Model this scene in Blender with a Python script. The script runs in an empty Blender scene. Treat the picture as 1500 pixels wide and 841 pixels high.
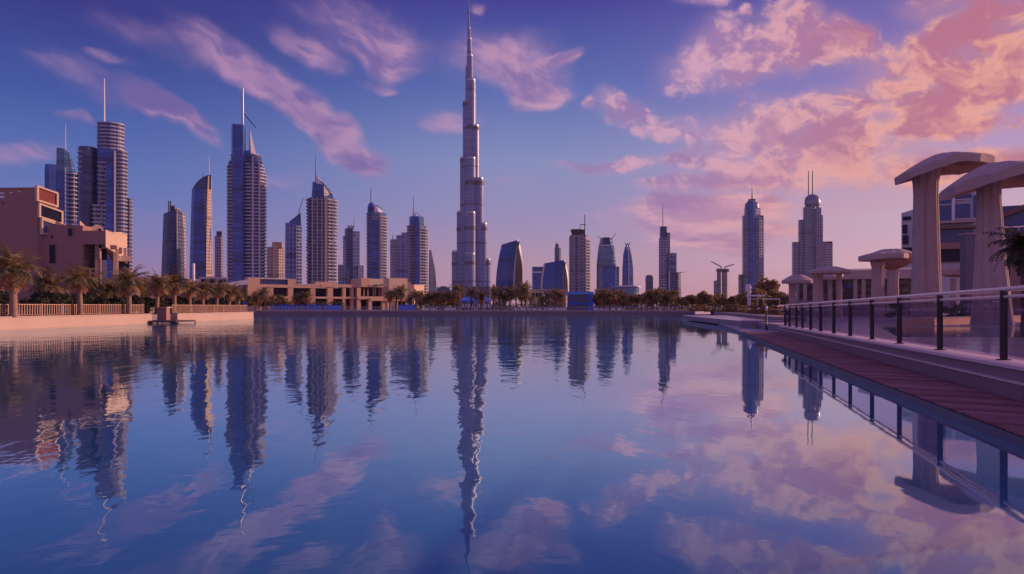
import bpy, math, random
from math import radians as R, sin, cos, pi, atan, atan2, sqrt
from mathutils import Vector, Matrix
random.seed(11)
scene = bpy.context.scene
COL = scene.collection

# ------------------------------------------------------------------ camera
F = 1100.0          # focal length in pixels of a 1500 px wide picture
CAM_Z = 2.0
HOR = 449.0         # image row of the horizon
cam_d = bpy.data.cameras.new('camera')
cam = bpy.data.objects.new('camera', cam_d)
COL.objects.link(cam)
cam.location = (0, 0, CAM_Z)
cam.rotation_euler = (R(90), 0, 0)
cam_d.sensor_width = 36
cam_d.lens = 36 * F / 1500
cam_d.shift_y = (HOR - 420.5) / 1500
cam_d.clip_start = 0.1
cam_d.clip_end = 30000
scene.camera = cam

# ------------------------------------------------------------------ light
SUN_AZ, SUN_EL = 68.0, 13.0         # azimuth clockwise from the view direction
scene.view_settings.view_transform = 'Standard'
scene.view_settings.look = 'None'
scene.view_settings.exposure = 0.0
scene.view_settings.gamma = 1.0
scene.view_settings.use_curve_mapping = False
sd = bpy.data.lights.new('sun', 'SUN')
sd.energy = 4.6
sd.angle = R(0.5)
sd.color = (1.0, 0.56, 0.38)
so = bpy.data.objects.new('sun', sd)
COL.objects.link(so)
sv = Vector((sin(R(SUN_AZ)) * cos(R(SUN_EL)), cos(R(SUN_AZ)) * cos(R(SUN_EL)), sin(R(SUN_EL))))
so.rotation_euler = (-sv).to_track_quat('-Z', 'Y').to_euler()
so.location = (300, 50, 300)

def s2l(c):
    out = []
    for x in c:
        x /= 255.0
        out.append(x / 12.92 if x <= 0.04045 else ((x + 0.055) / 1.055) ** 2.4)
    return tuple(out)

class NT:
    """small helper to write node graphs as expressions"""
    def __init__(s, tree):
        s.t = tree; s.n = tree.nodes; s.l = tree.links
    def new(s, typ, **kw):
        n = s.n.new(typ)
        for k, v in kw.items(): setattr(n, k, v)
        return n
    def put(s, sock, v):
        if isinstance(v, bpy.types.NodeSocket): s.l.new(v, sock)
        elif isinstance(v, (tuple, list)) and len(v) == 3 and sock.type == 'RGBA': sock.default_value = (*v, 1)
        else: sock.default_value = v
    def m(s, op, a, b=None, c=None, clamp=False):
        n = s.new('ShaderNodeMath', operation=op, use_clamp=clamp)
        s.put(n.inputs[0], a)
        if b is not None: s.put(n.inputs[1], b)
        if c is not None: s.put(n.inputs[2], c)
        return n.outputs[0]
    def vm(s, op, a, b=None):
        n = s.new('ShaderNodeVectorMath', operation=op)
        s.put(n.inputs[0], a)
        if b is not None: s.put(n.inputs[1], b)
        return n.outputs['Value'] if op in ('LENGTH', 'DOT_PRODUCT', 'DISTANCE') else n.outputs[0]
    def xyz(s, x, y, z):
        n = s.new('ShaderNodeCombineXYZ')
        s.put(n.inputs[0], x); s.put(n.inputs[1], y); s.put(n.inputs[2], z)
        return n.outputs[0]
    def sep(s, v):
        n = s.new('ShaderNodeSeparateXYZ'); s.put(n.inputs[0], v)
        return n.outputs
    def ss(s, v, a, b, lo=0.0, hi=1.0):
        n = s.new('ShaderNodeMapRange', interpolation_type='SMOOTHSTEP')
        s.put(n.inputs[0], v)
        n.inputs[1].default_value = a; n.inputs[2].default_value = b
        n.inputs[3].default_value = lo; n.inputs[4].default_value = hi
        return n.outputs[0]
    def mix(s, f, a, b, blend='MIX'):
        n = s.new('ShaderNodeMix', data_type='RGBA', blend_type=blend)
        s.put(n.inputs[0], f); s.put(n.inputs[6], a); s.put(n.inputs[7], b)
        return n.outputs[2]
    def noise(s, v, scale, detail=4, rough=0.5, dist=0.0, dims='3D'):
        n = s.new('ShaderNodeTexNoise', noise_dimensions=dims)
        if v is not None: s.put(n.inputs['Vector'], v)
        n.inputs['Scale'].default_value = scale; n.inputs['Detail'].default_value = detail
        n.inputs['Roughness'].default_value = rough; n.inputs['Distortion'].default_value = dist
        return n.outputs[0]
    def ramp(s, v, stops):
        n = s.new('ShaderNodeValToRGB')
        e = n.color_ramp.elements
        while len(e) < len(stops): e.new(0.5)
        for i, (p, c) in enumerate(stops):
            e[i].position = p; e[i].color = (*c, 1)
        s.put(n.inputs[0], v)
        return n.outputs[0]
    def maprot(s, v, loc, rot, sc):
        n = s.new('ShaderNodeMapping', vector_type='TEXTURE')
        s.put(n.inputs[0], v)
        n.inputs[1].default_value = loc; n.inputs[2].default_value = rot; n.inputs[3].default_value = sc
        return n.outputs[0]

def build_world():
    w = bpy.data.worlds.new('World'); scene.world = w; w.use_nodes = True
    t = NT(w.node_tree); t.n.clear()
    tc = t.new('ShaderNodeTexCoord').outputs['Generated']
    x, y, z = t.sep(t.vm('NORMALIZE', tc))
    az = t.m('ARCTAN2', x, y)
    el = t.m('ARCSINE', z)
    # two elevation gradients, mixed by azimuth (west glow to the right)
    e01 = t.m('DIVIDE', el, R(40), clamp=True)
    def st(l): return [(d / 40.0, s2l(c)) for d, c in l]
    left = t.ramp(e01, st([(0, (158, 120, 160)), (2.5, (146, 122, 168)), (5.3, (112, 122, 182)), (8.9, (74, 112, 182)), (14, (42, 82, 160)), (19, (34, 50, 132)), (27, (38, 40, 118)), (40, (112, 98, 168))]))
    mid = t.ramp(e01, st([(0, (190, 142, 160)), (3.3, (177, 145, 170)), (6.7, (148, 141, 185)), (11, (124, 140, 190)), (16, (78, 106, 177)), (22, (50, 58, 147)), (28, (44, 46, 128)), (40, (118, 100, 168))]))
    right = t.ramp(e01, st([(0, (206, 142, 150)), (3, (214, 170, 182)), (6, (200, 170, 192)), (11, (174, 146, 192)), (16, (130, 116, 184)), (22, (92, 86, 166)), (28, (72, 68, 146)), (40, (130, 106, 166))]))
    back = t.ramp(e01, st([(0, (200, 142, 172)), (5, (190, 144, 192)), (11, (156, 140, 202)), (20, (132, 126, 198)), (40, (128, 110, 176))]))
    aaz = az
    f1 = t.ss(aaz, R(-30), R(2))
    f2 = t.ss(aaz, R(2), R(32))
    base = t.mix(f2, t.mix(f1, left, mid), right)
    fb = t.ss(t.m('ABSOLUTE', az), R(60), R(120))
    base = t.mix(fb, base, back)
    # physical sky underneath, weak
    sky = t.new('ShaderNodeTexSky', sky_type='NISHITA', sun_disc=False)
    sky.sun_elevation = R(SUN_EL); sky.sun_rotation = R(SUN_AZ)
    sky.air_density = 1.4; sky.dust_density = 2.0; sky.ozone_density = 3.0
    # ---- clouds, laid out by direction (azimuth, elevation)
    p = t.xyz(az, el, 0.0)
    warp = t.noise(p, 9.0, 3, 0.5)
    wv = t.xyz(t.m('MULTIPLY', t.m('SUBTRACT', warp, 0.5), 0.085), t.m('MULTIPLY', t.m('SUBTRACT', t.noise(t.vm('ADD', p, (3.1, 1.7, 4.0)), 11.0, 3), 0.5), 0.05), 0.0)
    pw = t.vm('ADD', p, wv)
    frb = t.ss(az, R(-4), R(9))                                  # streaky on the left, heaped on the right
    lowc = t.ss(el, R(13), R(4))
    def fbm(off, det, sc_):
        qa = t.maprot(t.vm('ADD', pw, off), (0, 0, 0), (0, 0, R(-24)), (2.6, 1.0, 1.0))
        na = t.noise(qa, 19.0 * sc_, det, 0.60)
        qb = t.maprot(t.vm('ADD', pw, off), (0, 0, 0), (0, 0, R(-8)), (1.35, 1.0, 1.0))
        nb = t.noise(qb, 26.0 * sc_, det, 0.62)
        qc = t.maprot(t.vm('ADD', p, off), (0, 0, 0), (0, 0, R(-3)), (4.2, 1.0, 1.0))
        nc = t.noise(qc, 24.0 * sc_, det, 0.58)
        nbc = t.m('ADD', t.m('MULTIPLY', nb, t.m('SUBTRACT', 1.0, lowc)), t.m('MULTIPLY', nc, lowc))
        return t.m('ADD', t.m('MULTIPLY', na, t.m('SUBTRACT', 1.0, frb)), t.m('MULTIPLY', nbc, frb))
    n1 = fbm((0, 0, 0), 9, 1.0)
    s1 = fbm((0, 0, 0), 4, 0.7); s2 = fbm((0.022, -0.020, 0), 4, 0.7)
    n2 = fbm((0.008, -0.007, 0), 7, 1.0)
    blobs = [  # px, py, rx, ry, tilt (deg, falling to the right +), weight
        (345, 92, 110, 24, 30, .75), (430, 140, 90, 26, 30, .8), (505, 205, 80, 20, 42, .78), (545, 235, 32, 14, 10, .6),
        (225, 60, 120, 26, 14, .40), (165, 85, 46, 10, 8, .45), (235, 150, 50, 22, 30, .72), (280, 185, 60, 18, 28, .7),
        (130, 120, 110, 34, 16, .45), (35, 228, 90, 20, -12, .55), (110, 172, 30, 7, 12, .55),
        (520, 45, 110, 50, 14, .62), (450, 82, 62, 18, 24, .74), (575, 85, 46, 34, 10, .66), (565, 128, 40, 8, 4, .5),
        (770, 95, 66, 52, 12, .92), (795, 145, 44, 22, 0, .8), (690, 75, 60, 50, 0, .5), (825, 80, 26, 10, -10, .7),
        (660, 180, 48, 16, -8, .6), (760, 268, 48, 8, 4, .45), (420, 262, 90, 16, -14, .35), (215, 330, 70, 30, 10, .32),
        (1052, 62, 52, 44, 10, .85), (1010, 108, 60, 34, -8, .78), (1090, 100, 50, 40, 0, .72), (1160, 45, 62, 62, 0, 1.0),
        (1180, 85, 22, 26, 0, .7), (1235, 60, 36, 34, 0, .85), (1350, 105, 118, 66, 0, 1.05), (1460, 42, 90, 60, -10, 1.0),
        (1390, 165, 70, 26, 0, .7), (1130, 178, 130, 34, 0, .85), (1170, 215, 160, 42, -4, .8), (1400, 190, 130, 22, 0, .85),
        (920, 165, 66, 28, 24, .72), (860, 160, 15, 13, 0, .8), (905, 140, 30, 16, 0, .6), (915, 240, 120, 15, 0, .85),
        (1250, 255, 220, 34, 0, .74), (975, 310, 130, 26, 0, .85), (1060, 300, 110, 18, 4, .8), (1090, 345, 170, 36, 0, .72), (1000, 270, 120, 10, 0, .6), (1280, 300, 120, 16, 0, .5),
        (1180, 18, 40, 14, 0, .7), (1015, 4, 40, 14, 0, .8), (1085, 12, 16, 12, 0, .7), (1360, 6, 60, 16, 0, .6),
        (1480, 110, 70, 40, 0, .8), (1450, 250, 120, 26, 0, .5), (700, 4, 18, 8, 0, .7), (1000, 200, 60, 20, 10, .55)]
    tot = None
    for (px, py, rx, ry, tilt, wt) in blobs:
        u, v = (px - 750) / F, (HOR - py) / F
        a0 = atan(u); e0 = atan(v * cos(a0)); sc = cos(a0)
        q = t.maprot(pw, (a0, e0, 0), (0, 0, R(-tilt)), (rx / F * sc * 1.5, ry / F * sc * 1.5, 1.0))
        b = t.ss(t.vm('LENGTH', q), 1.0, 0.1, 0.0, wt)
        tot = b if tot is None else t.m('MAXIMUM', t.m('MULTIPLY', tot, 1.0), b) if False else t.m('ADD', tot, b)
    # some thin cloud all round, so the far sides of the sky are not empty
    away = t.ss(t.m('ABSOLUTE', az), R(40), R(60), 0.0, 0.55)
    away = t.m('MULTIPLY', away, t.ss(el, R(34), R(14)))
    tot = t.m('ADD', tot, t.m('MULTIPLY', away, t.noise(p, 5.0, 2)))
    tot = t.m('MINIMUM', tot, 1.15)
    fr = t.ss(az, R(-18), R(24))
    val = t.m('ADD', tot, t.m('MULTIPLY', t.m('SUBTRACT', n1, 0.5), t.m('ADD', 1.9, t.m('MULTIPLY', frb, 1.7))))
    val = t.m('SUBTRACT', val, t.m('MULTIPLY', frb, t.m('ADD', 0.04, t.m('MULTIPLY', t.ss(el, R(8), R(18)), 0.12))))
    alA = t.ss(val, 0.10, 1.25, 0.0, 0.92); alB = t.ss(val, 0.20, 1.02)
    al = t.m('ADD', t.m('MULTIPLY', alA, t.m('SUBTRACT', 1.0, frb)), t.m('MULTIPLY', alB, frb))
    al = t.m('MULTIPLY', al, t.ss(tot, 0.05, 0.45))
    lit = t.ss(t.m('ADD', t.m('MULTIPLY', t.m('SUBTRACT', n1, n2), 0.55), t.m('SUBTRACT', s1, s2)), -0.09, 0.08)           # sunward sides
    thick = t.ss(val, 0.75, 1.45)
    lit = t.m('MULTIPLY', lit, t.m('SUBTRACT', 1.0, t.m('MULTIPLY', thick, 0.72)))
    fr2 = t.ss(t.m('ADD', az, t.m('MULTIPLY', t.ss(el, R(16), R(5)), R(4))), R(12), R(32))
    cl = t.mix(fr2, t.mix(fr, s2l((200, 150, 184)), s2l((226, 172, 190))), s2l((242, 170, 144)))
    cs = t.mix(fr2, t.mix(fr, s2l((100, 88, 158)), s2l((160, 124, 174))), s2l((184, 108, 132)))
    low = t.ss(el, R(10), R(2))
    cl = t.mix(t.m('MULTIPLY', low, 0.6), cl, s2l((212, 154, 172)))
    ccol = t.mix(lit, cs, cl)
    al = t.m('MULTIPLY', al, 0.88)
    veil = t.m('MULTIPLY', t.ss(tot, 0.1, 1.0), 0.42)
    base = t.mix(veil, base, t.mix(0.55, cs, cl))
    col = t.mix(al, base, ccol)
    # below the horizon
    col = t.mix(t.ss(el, 0.0, R(-3)), col, s2l((110, 78, 120)))
    bright = t.vm('SCALE', col); bright.node.inputs['Scale'].default_value = 10.0
    addn = t.vm('ADD', bright, t.vm('MULTIPLY', sky.outputs[0], (0.012, 0.012, 0.012)))
    bg = t.new('ShaderNodeBackground')
    t.l.new(addn, bg.inputs['Color']); bg.inputs['Strength'].default_value = 0.1
    out = t.new('ShaderNodeOutputWorld')
    t.l.new(bg.outputs[0], out.inputs['Surface'])
    w.cycles.sampling_method = 'MANUAL'; w.cycles.sample_map_resolution = 512
build_world()

# ------------------------------------------------------------------ materials
MATS = {}
def new_mat(name):
    m = bpy.data.materials.new(name); m.use_nodes = True
    t = NT(m.node_tree)
    return m, t, t.n['Principled BSDF']

def plain(name, col, rough=0.7, var=0.18, scale=0.6, metal=0.0, bump=0.0, fine=8.0, spec=None):
    """base colour with blotches and streaks of wear, optional fine bump"""
    if name in MATS: return MATS[name]
    m, t, b = new_mat(name)
    oc = t.new('ShaderNodeTexCoord').outputs['Object']
    n = t.noise(oc, scale, 5, 0.6)
    k = t.m('ADD', 1.0 - var, t.m('MULTIPLY', n, 2 * var))
    c = t.vm('MULTIPLY', tuple(col), t.xyz(k, k, k))
    t.l.new(c, b.inputs['Base Color'])
    b.inputs['Roughness'].default_value = rough; b.inputs['Metallic'].default_value = metal
    if spec is not None: b.inputs['Specular IOR Level'].default_value = spec
    if bump:
        bn = t.new('ShaderNodeBump'); bn.inputs['Strength'].default_value = 0.6; bn.inputs['Distance'].default_value = bump
        t.l.new(t.noise(oc, fine, 4, 0.6), bn.inputs['Height'])
        t.l.new(bn.outputs[0], b.inputs['Normal'])
    MATS[name] = m
    return m

def facade(name, glass, frame, fh=4.0, bw=3.0, slab=0.3, mull=0.15, rough=0.12, gspec=0.9, frough=0.6, fmetal=0.0, gmetal=0.0, var=0.5):
    """curtain wall / window grid from UV in metres: v = height, u = run along the wall"""
    if name in MATS: return MATS[name]
    m, t, b = new_mat(name)
    uv = t.new('ShaderNodeTexCoord').outputs['UV']
    u, v, _ = t.sep(uv)
    uu = t.m('DIVIDE', u, bw); vv = t.m('DIVIDE', v, fh)
    ms = t.m('LESS_THAN', t.m('FRACT', vv), slab)
    mm = t.m('LESS_THAN', t.m('FRACT', uu), mull)
    mask = t.m('MAXIMUM', ms, mm)
    plant = t.m('LESS_THAN', t.m('FRACT', t.m('ADD', t.m('DIVIDE', v, fh * 17.0), 0.37)), 0.05)
    group = t.m('LESS_THAN', t.m('FRACT', t.m('DIVIDE', u, bw * 4.0)), 0.07)
    wn = t.new('ShaderNodeTexWhiteNoise', noise_dimensions='2D')
    t.l.new(t.xyz(t.m('FLOOR', uu), t.m('FLOOR', vv), 0), wn.inputs['Vector'])
    wn2 = t.new('ShaderNodeTexWhiteNoise', noise_dimensions='1D')
    t.l.new(t.m('FLOOR', vv), wn2.inputs['W'])
    k = t.m('ADD', 1 - var, t.m('MULTIPLY', t.m('ADD', wn.outputs[0], wn2.outputs[0]), var))
    g = t.vm('MULTIPLY', tuple(glass), t.xyz(k, k, k))
    big = t.noise(t.vm('MULTIPLY', uv, (0.02, 0.012, 1)), 1.0, 4)
    kf = t.m('ADD', 0.75, t.m('MULTIPLY', big, 0.5))
    f = t.vm('MULTIPLY', tuple(frame), t.xyz(kf, kf, kf))
    cc = t.mix(mask, g, f)
    blind = t.m('GREATER_THAN', wn.outputs[0], 0.86)
    cc = t.mix(t.m('MULTIPLY', t.m('MULTIPLY', blind, t.m('SUBTRACT', 1.0, mask)), 0.45), cc, tuple(frame))
    cc = t.mix(t.m('MULTIPLY', group, 0.55), cc, tuple(.6 * q for q in frame))
    cc = t.mix(t.m('MULTIPLY', plant, 0.6), cc, (0.045, 0.04, 0.07))
    t.l.new(cc, b.inputs['Base Color'])
    t.l.new(t.m('ADD', rough, t.m('MULTIPLY', mask, frough - rough)), b.inputs['Roughness'])
    t.l.new(t.m('ADD', gmetal, t.m('MULTIPLY', mask, fmetal - gmetal)), b.inputs['Metallic'])
    b.inputs['Specular IOR Level'].default_value = gspec
    bn = t.new('ShaderNodeBump'); bn.inputs['Strength'].default_value = 0.5; bn.inputs['Distance'].default_value = 0.25
    t.l.new(mask, bn.inputs['Height']); t.l.new(bn.outputs[0], b.inputs['Normal'])
    MATS[name] = m
    return m

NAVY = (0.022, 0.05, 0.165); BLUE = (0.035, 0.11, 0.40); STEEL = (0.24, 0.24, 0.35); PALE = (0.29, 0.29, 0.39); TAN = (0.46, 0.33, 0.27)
f_dark = facade('dark_glass_wall', NAVY, (0.09, 0.09, 0.17), 4.0, 5.0, 0.22, 0.12, gspec=0.5)
f_blue = facade('blue_glass_wall', BLUE, (0.05, 0.09, 0.24), 4.2, 6.0, 0.12, 0.06, rough=0.12, gspec=0.45)
f_grid = facade('window_grid_wall', NAVY, PALE, 4.2, 4.2, 0.34, 0.22)
f_fins = facade('vertical_fin_wall', (0.05, 0.07, 0.16), STEEL, 4.2, 3.0, 0.20, 0.34, frough=0.4, fmetal=0.3)
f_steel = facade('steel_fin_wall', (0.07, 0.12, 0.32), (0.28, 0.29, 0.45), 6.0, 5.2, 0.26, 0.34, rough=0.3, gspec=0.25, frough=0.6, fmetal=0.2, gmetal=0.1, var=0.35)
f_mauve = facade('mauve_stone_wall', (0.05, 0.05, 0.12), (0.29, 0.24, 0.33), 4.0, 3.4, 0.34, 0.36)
f_tan = facade('tan_and_sunlit_wall', (0.10, 0.07, 0.09), TAN, 3.8, 3.2, 0.40, 0.45)
f_teal = facade('teal_glass_wall', (0.03, 0.13, 0.28), (0.10, 0.20, 0.32), 4.4, 5.0, 0.16, 0.10, rough=0.07)
f_conc = facade('bare_concrete_frame', (0.04, 0.03, 0.05), (0.30, 0.22, 0.24), 4.2, 5.0, 0.30, 0.22)
m_slab = plain('balcony_concrete', (0.40, 0.33, 0.35), 0.75, 0.12, 0.05)
m_slabw = plain('balcony_white', (0.50, 0.44, 0.47), 0.7, 0.10, 0.05)
def balcony_mat(name, col, bw):
    """balcony fronts: solid upstands, glass balustrades and open bays alternate along the slab edge"""
    m, t, b = new_mat(name)
    u, v, _ = t.sep(t.new('ShaderNodeTexCoord').outputs['UV'])
    cu = t.m('FLOOR', t.m('DIVIDE', u, bw)); cv = t.m('FLOOR', t.m('DIVIDE', v, 3.5))
    wn = t.new('ShaderNodeTexWhiteNoise', noise_dimensions='2D'); t.l.new(t.xyz(cu, cv, 0), wn.inputs['Vector'])
    wc = t.new('ShaderNodeTexWhiteNoise', noise_dimensions='1D'); t.l.new(cu, wc.inputs['W'])
    k = t.m('ADD', 0.62, t.m('ADD', t.m('MULTIPLY', wn.outputs[0], 0.22), t.m('MULTIPLY', wc.outputs[0], 0.34)))
    gap = t.m('LESS_THAN', t.m('FRACT', t.m('DIVIDE', u, bw)), 0.14)
    c = t.vm('MULTIPLY', tuple(col), t.xyz(k, k, k))
    t.l.new(t.mix(t.m('MULTIPLY', gap, 0.7), c, (0.05, 0.05, 0.09)), b.inputs['Base Color'])
    b.inputs['Roughness'].default_value = 0.6
    MATS[name] = m
    return m
m_slab = balcony_mat('balcony_fronts_sand', (0.33, 0.32, 0.44), 5.0)
m_slabw = balcony_mat('balcony_fronts_white', (0.42, 0.41, 0.55), 6.5)
m_lime = plain('pale_limestone', (0.50, 0.46, 0.51), 0.7, 0.14, 0.1)
f_recess = facade('balcony_recess', (0.02, 0.035, 0.10), (0.26, 0.25, 0.34), 3.5, 5.0, 0.0, 0.16, gspec=0.4)
m_band = plain('plant_floor_dark', (0.07, 0.05, 0.08), 0.6, 0.3, 0.1)
m_metal = plain('grey_metal', (0.42, 0.40, 0.46), 0.4, 0.1, 0.2, 0.6)
m_dmetal = plain('dark_metal', (0.08, 0.07, 0.10), 0.45, 0.2, 0.2, 0.5)
m_white = plain('white_paint', (0.72, 0.68, 0.70), 0.5, 0.08, 0.3)
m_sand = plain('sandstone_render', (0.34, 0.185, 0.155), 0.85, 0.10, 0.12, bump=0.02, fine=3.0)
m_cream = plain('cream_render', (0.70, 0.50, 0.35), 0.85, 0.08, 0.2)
m_mall = plain('mall_sandstone', (0.60, 0.36, 0.24), 0.85, 0.14, 0.1)
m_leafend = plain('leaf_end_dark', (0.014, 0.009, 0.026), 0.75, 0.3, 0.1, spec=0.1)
m_red = plain('terracotta_panel', (0.22, 0.04, 0.035), 0.8, 0.12, 0.5)
m_win = plain('window_glass_dark', (0.010, 0.010, 0.035), 0.15, 0.4, 0.5, spec=0.22)
m_winb = plain('window_glass_blue', (0.02, 0.045, 0.17), 0.1, 0.4, 0.5, spec=0.6)
m_blue = plain('blue_fabric', (0.03, 0.16, 0.75), 0.6, 0.15, 0.3)
m_blue2 = plain('pale_blue_fabric', (0.13, 0.32, 0.85), 0.6, 0.15, 0.3)
m_bark = plain('palm_bark', (0.30, 0.18, 0.12), 0.9, 0.35, 3.0, bump=0.03, fine=9.0)
m_trunk = plain('dark_bark', (0.12, 0.08, 0.06), 0.9, 0.3, 2.0)
m_frond = plain('palm_frond', (0.29, 0.21, 0.09), 0.6, 0.4, 1.1)
m_frondd = plain('palm_frond_dark', (0.10, 0.085, 0.04), 0.6, 0.4, 1.1)
m_dry = plain('dry_frond', (0.40, 0.19, 0.12), 0.8, 0.35, 1.4)
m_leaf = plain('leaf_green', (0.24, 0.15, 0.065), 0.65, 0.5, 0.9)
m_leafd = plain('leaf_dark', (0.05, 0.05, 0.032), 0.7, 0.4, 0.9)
def leafy(m, k=0.26):
    t = NT(m.node_tree); b = t.n['Principled BSDF']
    tl = t.new('ShaderNodeBsdfTranslucent'); src = b.inputs['Base Color'].links[0].from_socket
    t.l.new(t.vm('MULTIPLY', src, (1.5, 1.2, 0.8)), tl.inputs[0])
    mx = t.new('ShaderNodeMixShader'); mx.inputs[0].default_value = k
    t.l.new(b.outputs[0], mx.inputs[1]); t.l.new(tl.outputs[0], mx.inputs[2])
    t.l.new(mx.outputs[0], t.n['Material Output'].inputs['Surface'])
for m_ in (m_frond, m_frondd, m_dry, m_leaf, m_leafd): leafy(m_)
m_conc = plain('wall_concrete', (0.50, 0.36, 0.29), 0.85, 0.12, 0.25, bump=0.01, fine=4.0)
m_bank = plain('bank_stone', (0.30, 0.20, 0.22), 0.8, 0.2, 0.2)
m_dark = plain('dark_stone', (0.08, 0.05, 0.07), 0.85, 0.2, 0.3)  # dark base colour shared by roof blocks, jetty deck, cloth and recesses
m_ground = plain('ground_sand', (0.30, 0.21, 0.18), 0.95, 0.2, 0.02)
m_pave = plain('paving', (0.26, 0.20, 0.24), 0.6, 0.2, 0.5)
m_plinth = plain('plinth_stone', (0.25, 0.16, 0.20), 0.5, 0.22, 0.35, bump=0.004, fine=20.0)
m_cap = plain('plinth_cap', (0.68, 0.50, 0.53), 0.45, 0.12, 0.5)
m_rail = plain('handrail_metal', (0.86, 0.62, 0.58), 0.3, 0.06, 0.8, 0.7)
m_post = plain('dark_rail_post', (0.035, 0.022, 0.03), 0.4, 0.2, 1.0, 0.3)
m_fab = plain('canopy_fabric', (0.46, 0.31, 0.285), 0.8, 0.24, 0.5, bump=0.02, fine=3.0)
m_fabu = plain('canopy_shaded_underside', (0.36, 0.19, 0.15), 0.85, 0.12, 0.5)  # shade below the canopies put into a darker, warmer fabric colour
m_wood = plain('roof_timber', (0.20, 0.10, 0.08), 0.7, 0.25, 0.8)
m_stone = plain('rough_stone', (0.17, 0.14, 0.17), 0.85, 0.5, 6.0, bump=0.04, fine=5.0)

# ------------------------------------------------------------------ mesh builder
class MB:
    def __init__(s): s.v = []; s.f = []; s.uv = []; s.mi = []; s.sm = []
    def face(s, pts, uvs=None, mi=0, smooth=False):
        i = len(s.v); s.v += [tuple(p) for p in pts]
        s.f.append(tuple(range(i, i + len(pts))))
        s.uv += uvs if uvs else [(p[0] + p[1], p[2]) for p in pts]
        s.mi.append(mi); s.sm.append(smooth)
    def loft(s, rings, cap=True, mi=0, smooth=False, closed=True):
        """rings: lists of 3D points, same count, bottom to top, counter-clockwise from above"""
        n = len(rings[0]); us = [0.0]
        for i in range(n):
            a, b = rings[0][i], rings[0][(i + 1) % n]
            us.append(us[-1] + sqrt((a[0] - b[0]) ** 2 + (a[1] - b[1]) ** 2))
        if smooth:
            base = len(s.v)
            for r in rings: s.v += [tuple(p) for p in r]
            for k in range(len(rings) - 1):
                for i in range(n if closed else n - 1):
                    j = (i + 1) % n
                    s.f.append((base + k * n + i, base + k * n + j, base + (k + 1) * n + j, base + (k + 1) * n + i))
                    s.uv += [(us[i], rings[k][i][2]), (us[i + 1], rings[k][j][2]), (us[i + 1], rings[k + 1][j][2]), (us[i], rings[k + 1][i][2])]
                    s.mi.append(mi); s.sm.append(True)
        else:
            for k in range(len(rings) - 1):
                a, b = rings[k], rings[k + 1]
                for i in range(n if closed else n - 1):
                    j = (i + 1) % n
                    s.face([a[i], a[j], b[j], b[i]], [(us[i], a[i][2]), (us[i + 1], a[j][2]), (us[i + 1], b[j][2]), (us[i], b[i][2])], mi)
        if cap:
            s.face(list(rings[-1]), [(0.01, 0.01)] * n, mi)
            s.face(list(reversed(rings[0])), [(0.01, 0.01)] * n, mi)
    def prism(s, poly, z0, z1, mi=0, smooth=False, taper=1.0):
        poly = ccw(poly)
        cx = sum(p[0] for p in poly) / len(poly); cy = sum(p[1] for p in poly) / len(poly)
        top = [(cx + (p[0] - cx) * taper, cy + (p[1] - cy) * taper) for p in poly]
        s.loft([[(x, y, z0) for x, y in poly], [(x, y, z1) for x, y in top]], True, mi, smooth)
    def box(s, x0, x1, y0, y1, z0, z1, mi=0):
        s.prism([(x0, y0), (x1, y0), (x1, y1), (x0, y1)], z0, z1, mi)
    def tube(s, p0, p1, r0, r1=None, n=8, mi=0):
        r1 = r0 if r1 is None else r1
        p0 = Vector(p0); p1 = Vector(p1); d = (p1 - p0).normalized()
        a = d.orthogonal().normalized(); b = d.cross(a)
        rg = [[tuple(p + (a * cos(2 * pi * i / n) + b * sin(2 * pi * i / n)) * r) for i in range(n)] for p, r in ((p0, r0), (p1, r1))]
        s.loft(rg, True, mi, True)
    def bar(s, p0, p1, w, h, mi=0):
        """square bar between two points"""
        p0 = Vector(p0); p1 = Vector(p1); d = (p1 - p0).normalized()
        side = d.cross(Vector((0, 0, 1)))
        side = side.normalized() if side.length > 1e-4 else Vector((1, 0, 0))
        up = side.cross(d).normalized()
        q = [(-w / 2, -h / 2), (w / 2, -h / 2), (w / 2, h / 2), (-w / 2, h / 2)]
        s.loft([[tuple(p + side * a + up * b) for a, b in q] for p in (p0, p1)], True, mi)
    def revolve(s, prof, n=32, mi=0, cap=False, cx=0, cy=0):
        s.loft([[(cx + r * cos(2 * pi * i / n), cy + r * sin(2 * pi * i / n), z) for i in range(n)] for r, z in prof], cap, mi, True)
    def mesh(s, name, mats):
        me = bpy.data.meshes.new(name)
        me.from_pydata(s.v, [], s.f)
        ul = me.uv_layers.new(name='UVMap')
        flat = []
        for q in s.uv: flat += [q[0], q[1]]
        ul.data.foreach_set('uv', flat)
        me.polygons.foreach_set('material_index', s.mi)
        me.polygons.foreach_set('use_smooth', s.sm)
        for m in (mats if isinstance(mats, (list, tuple)) else [mats]): me.materials.append(m)
        me.update()
        return me
    def obj(s, name, mats, parent=None, loc=None):
        o = bpy.data.objects.new(name, s.mesh(name, mats))
        COL.objects.link(o)
        if parent: o.parent = parent
        if loc: o.location = loc
        return o

def ccw(poly):
    a = sum(poly[i][0] * poly[(i + 1) % len(poly)][1] - poly[(i + 1) % len(poly)][0] * poly[i][1] for i in range(len(poly)))
    return list(poly) if a > 0 else list(reversed(poly))

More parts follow.
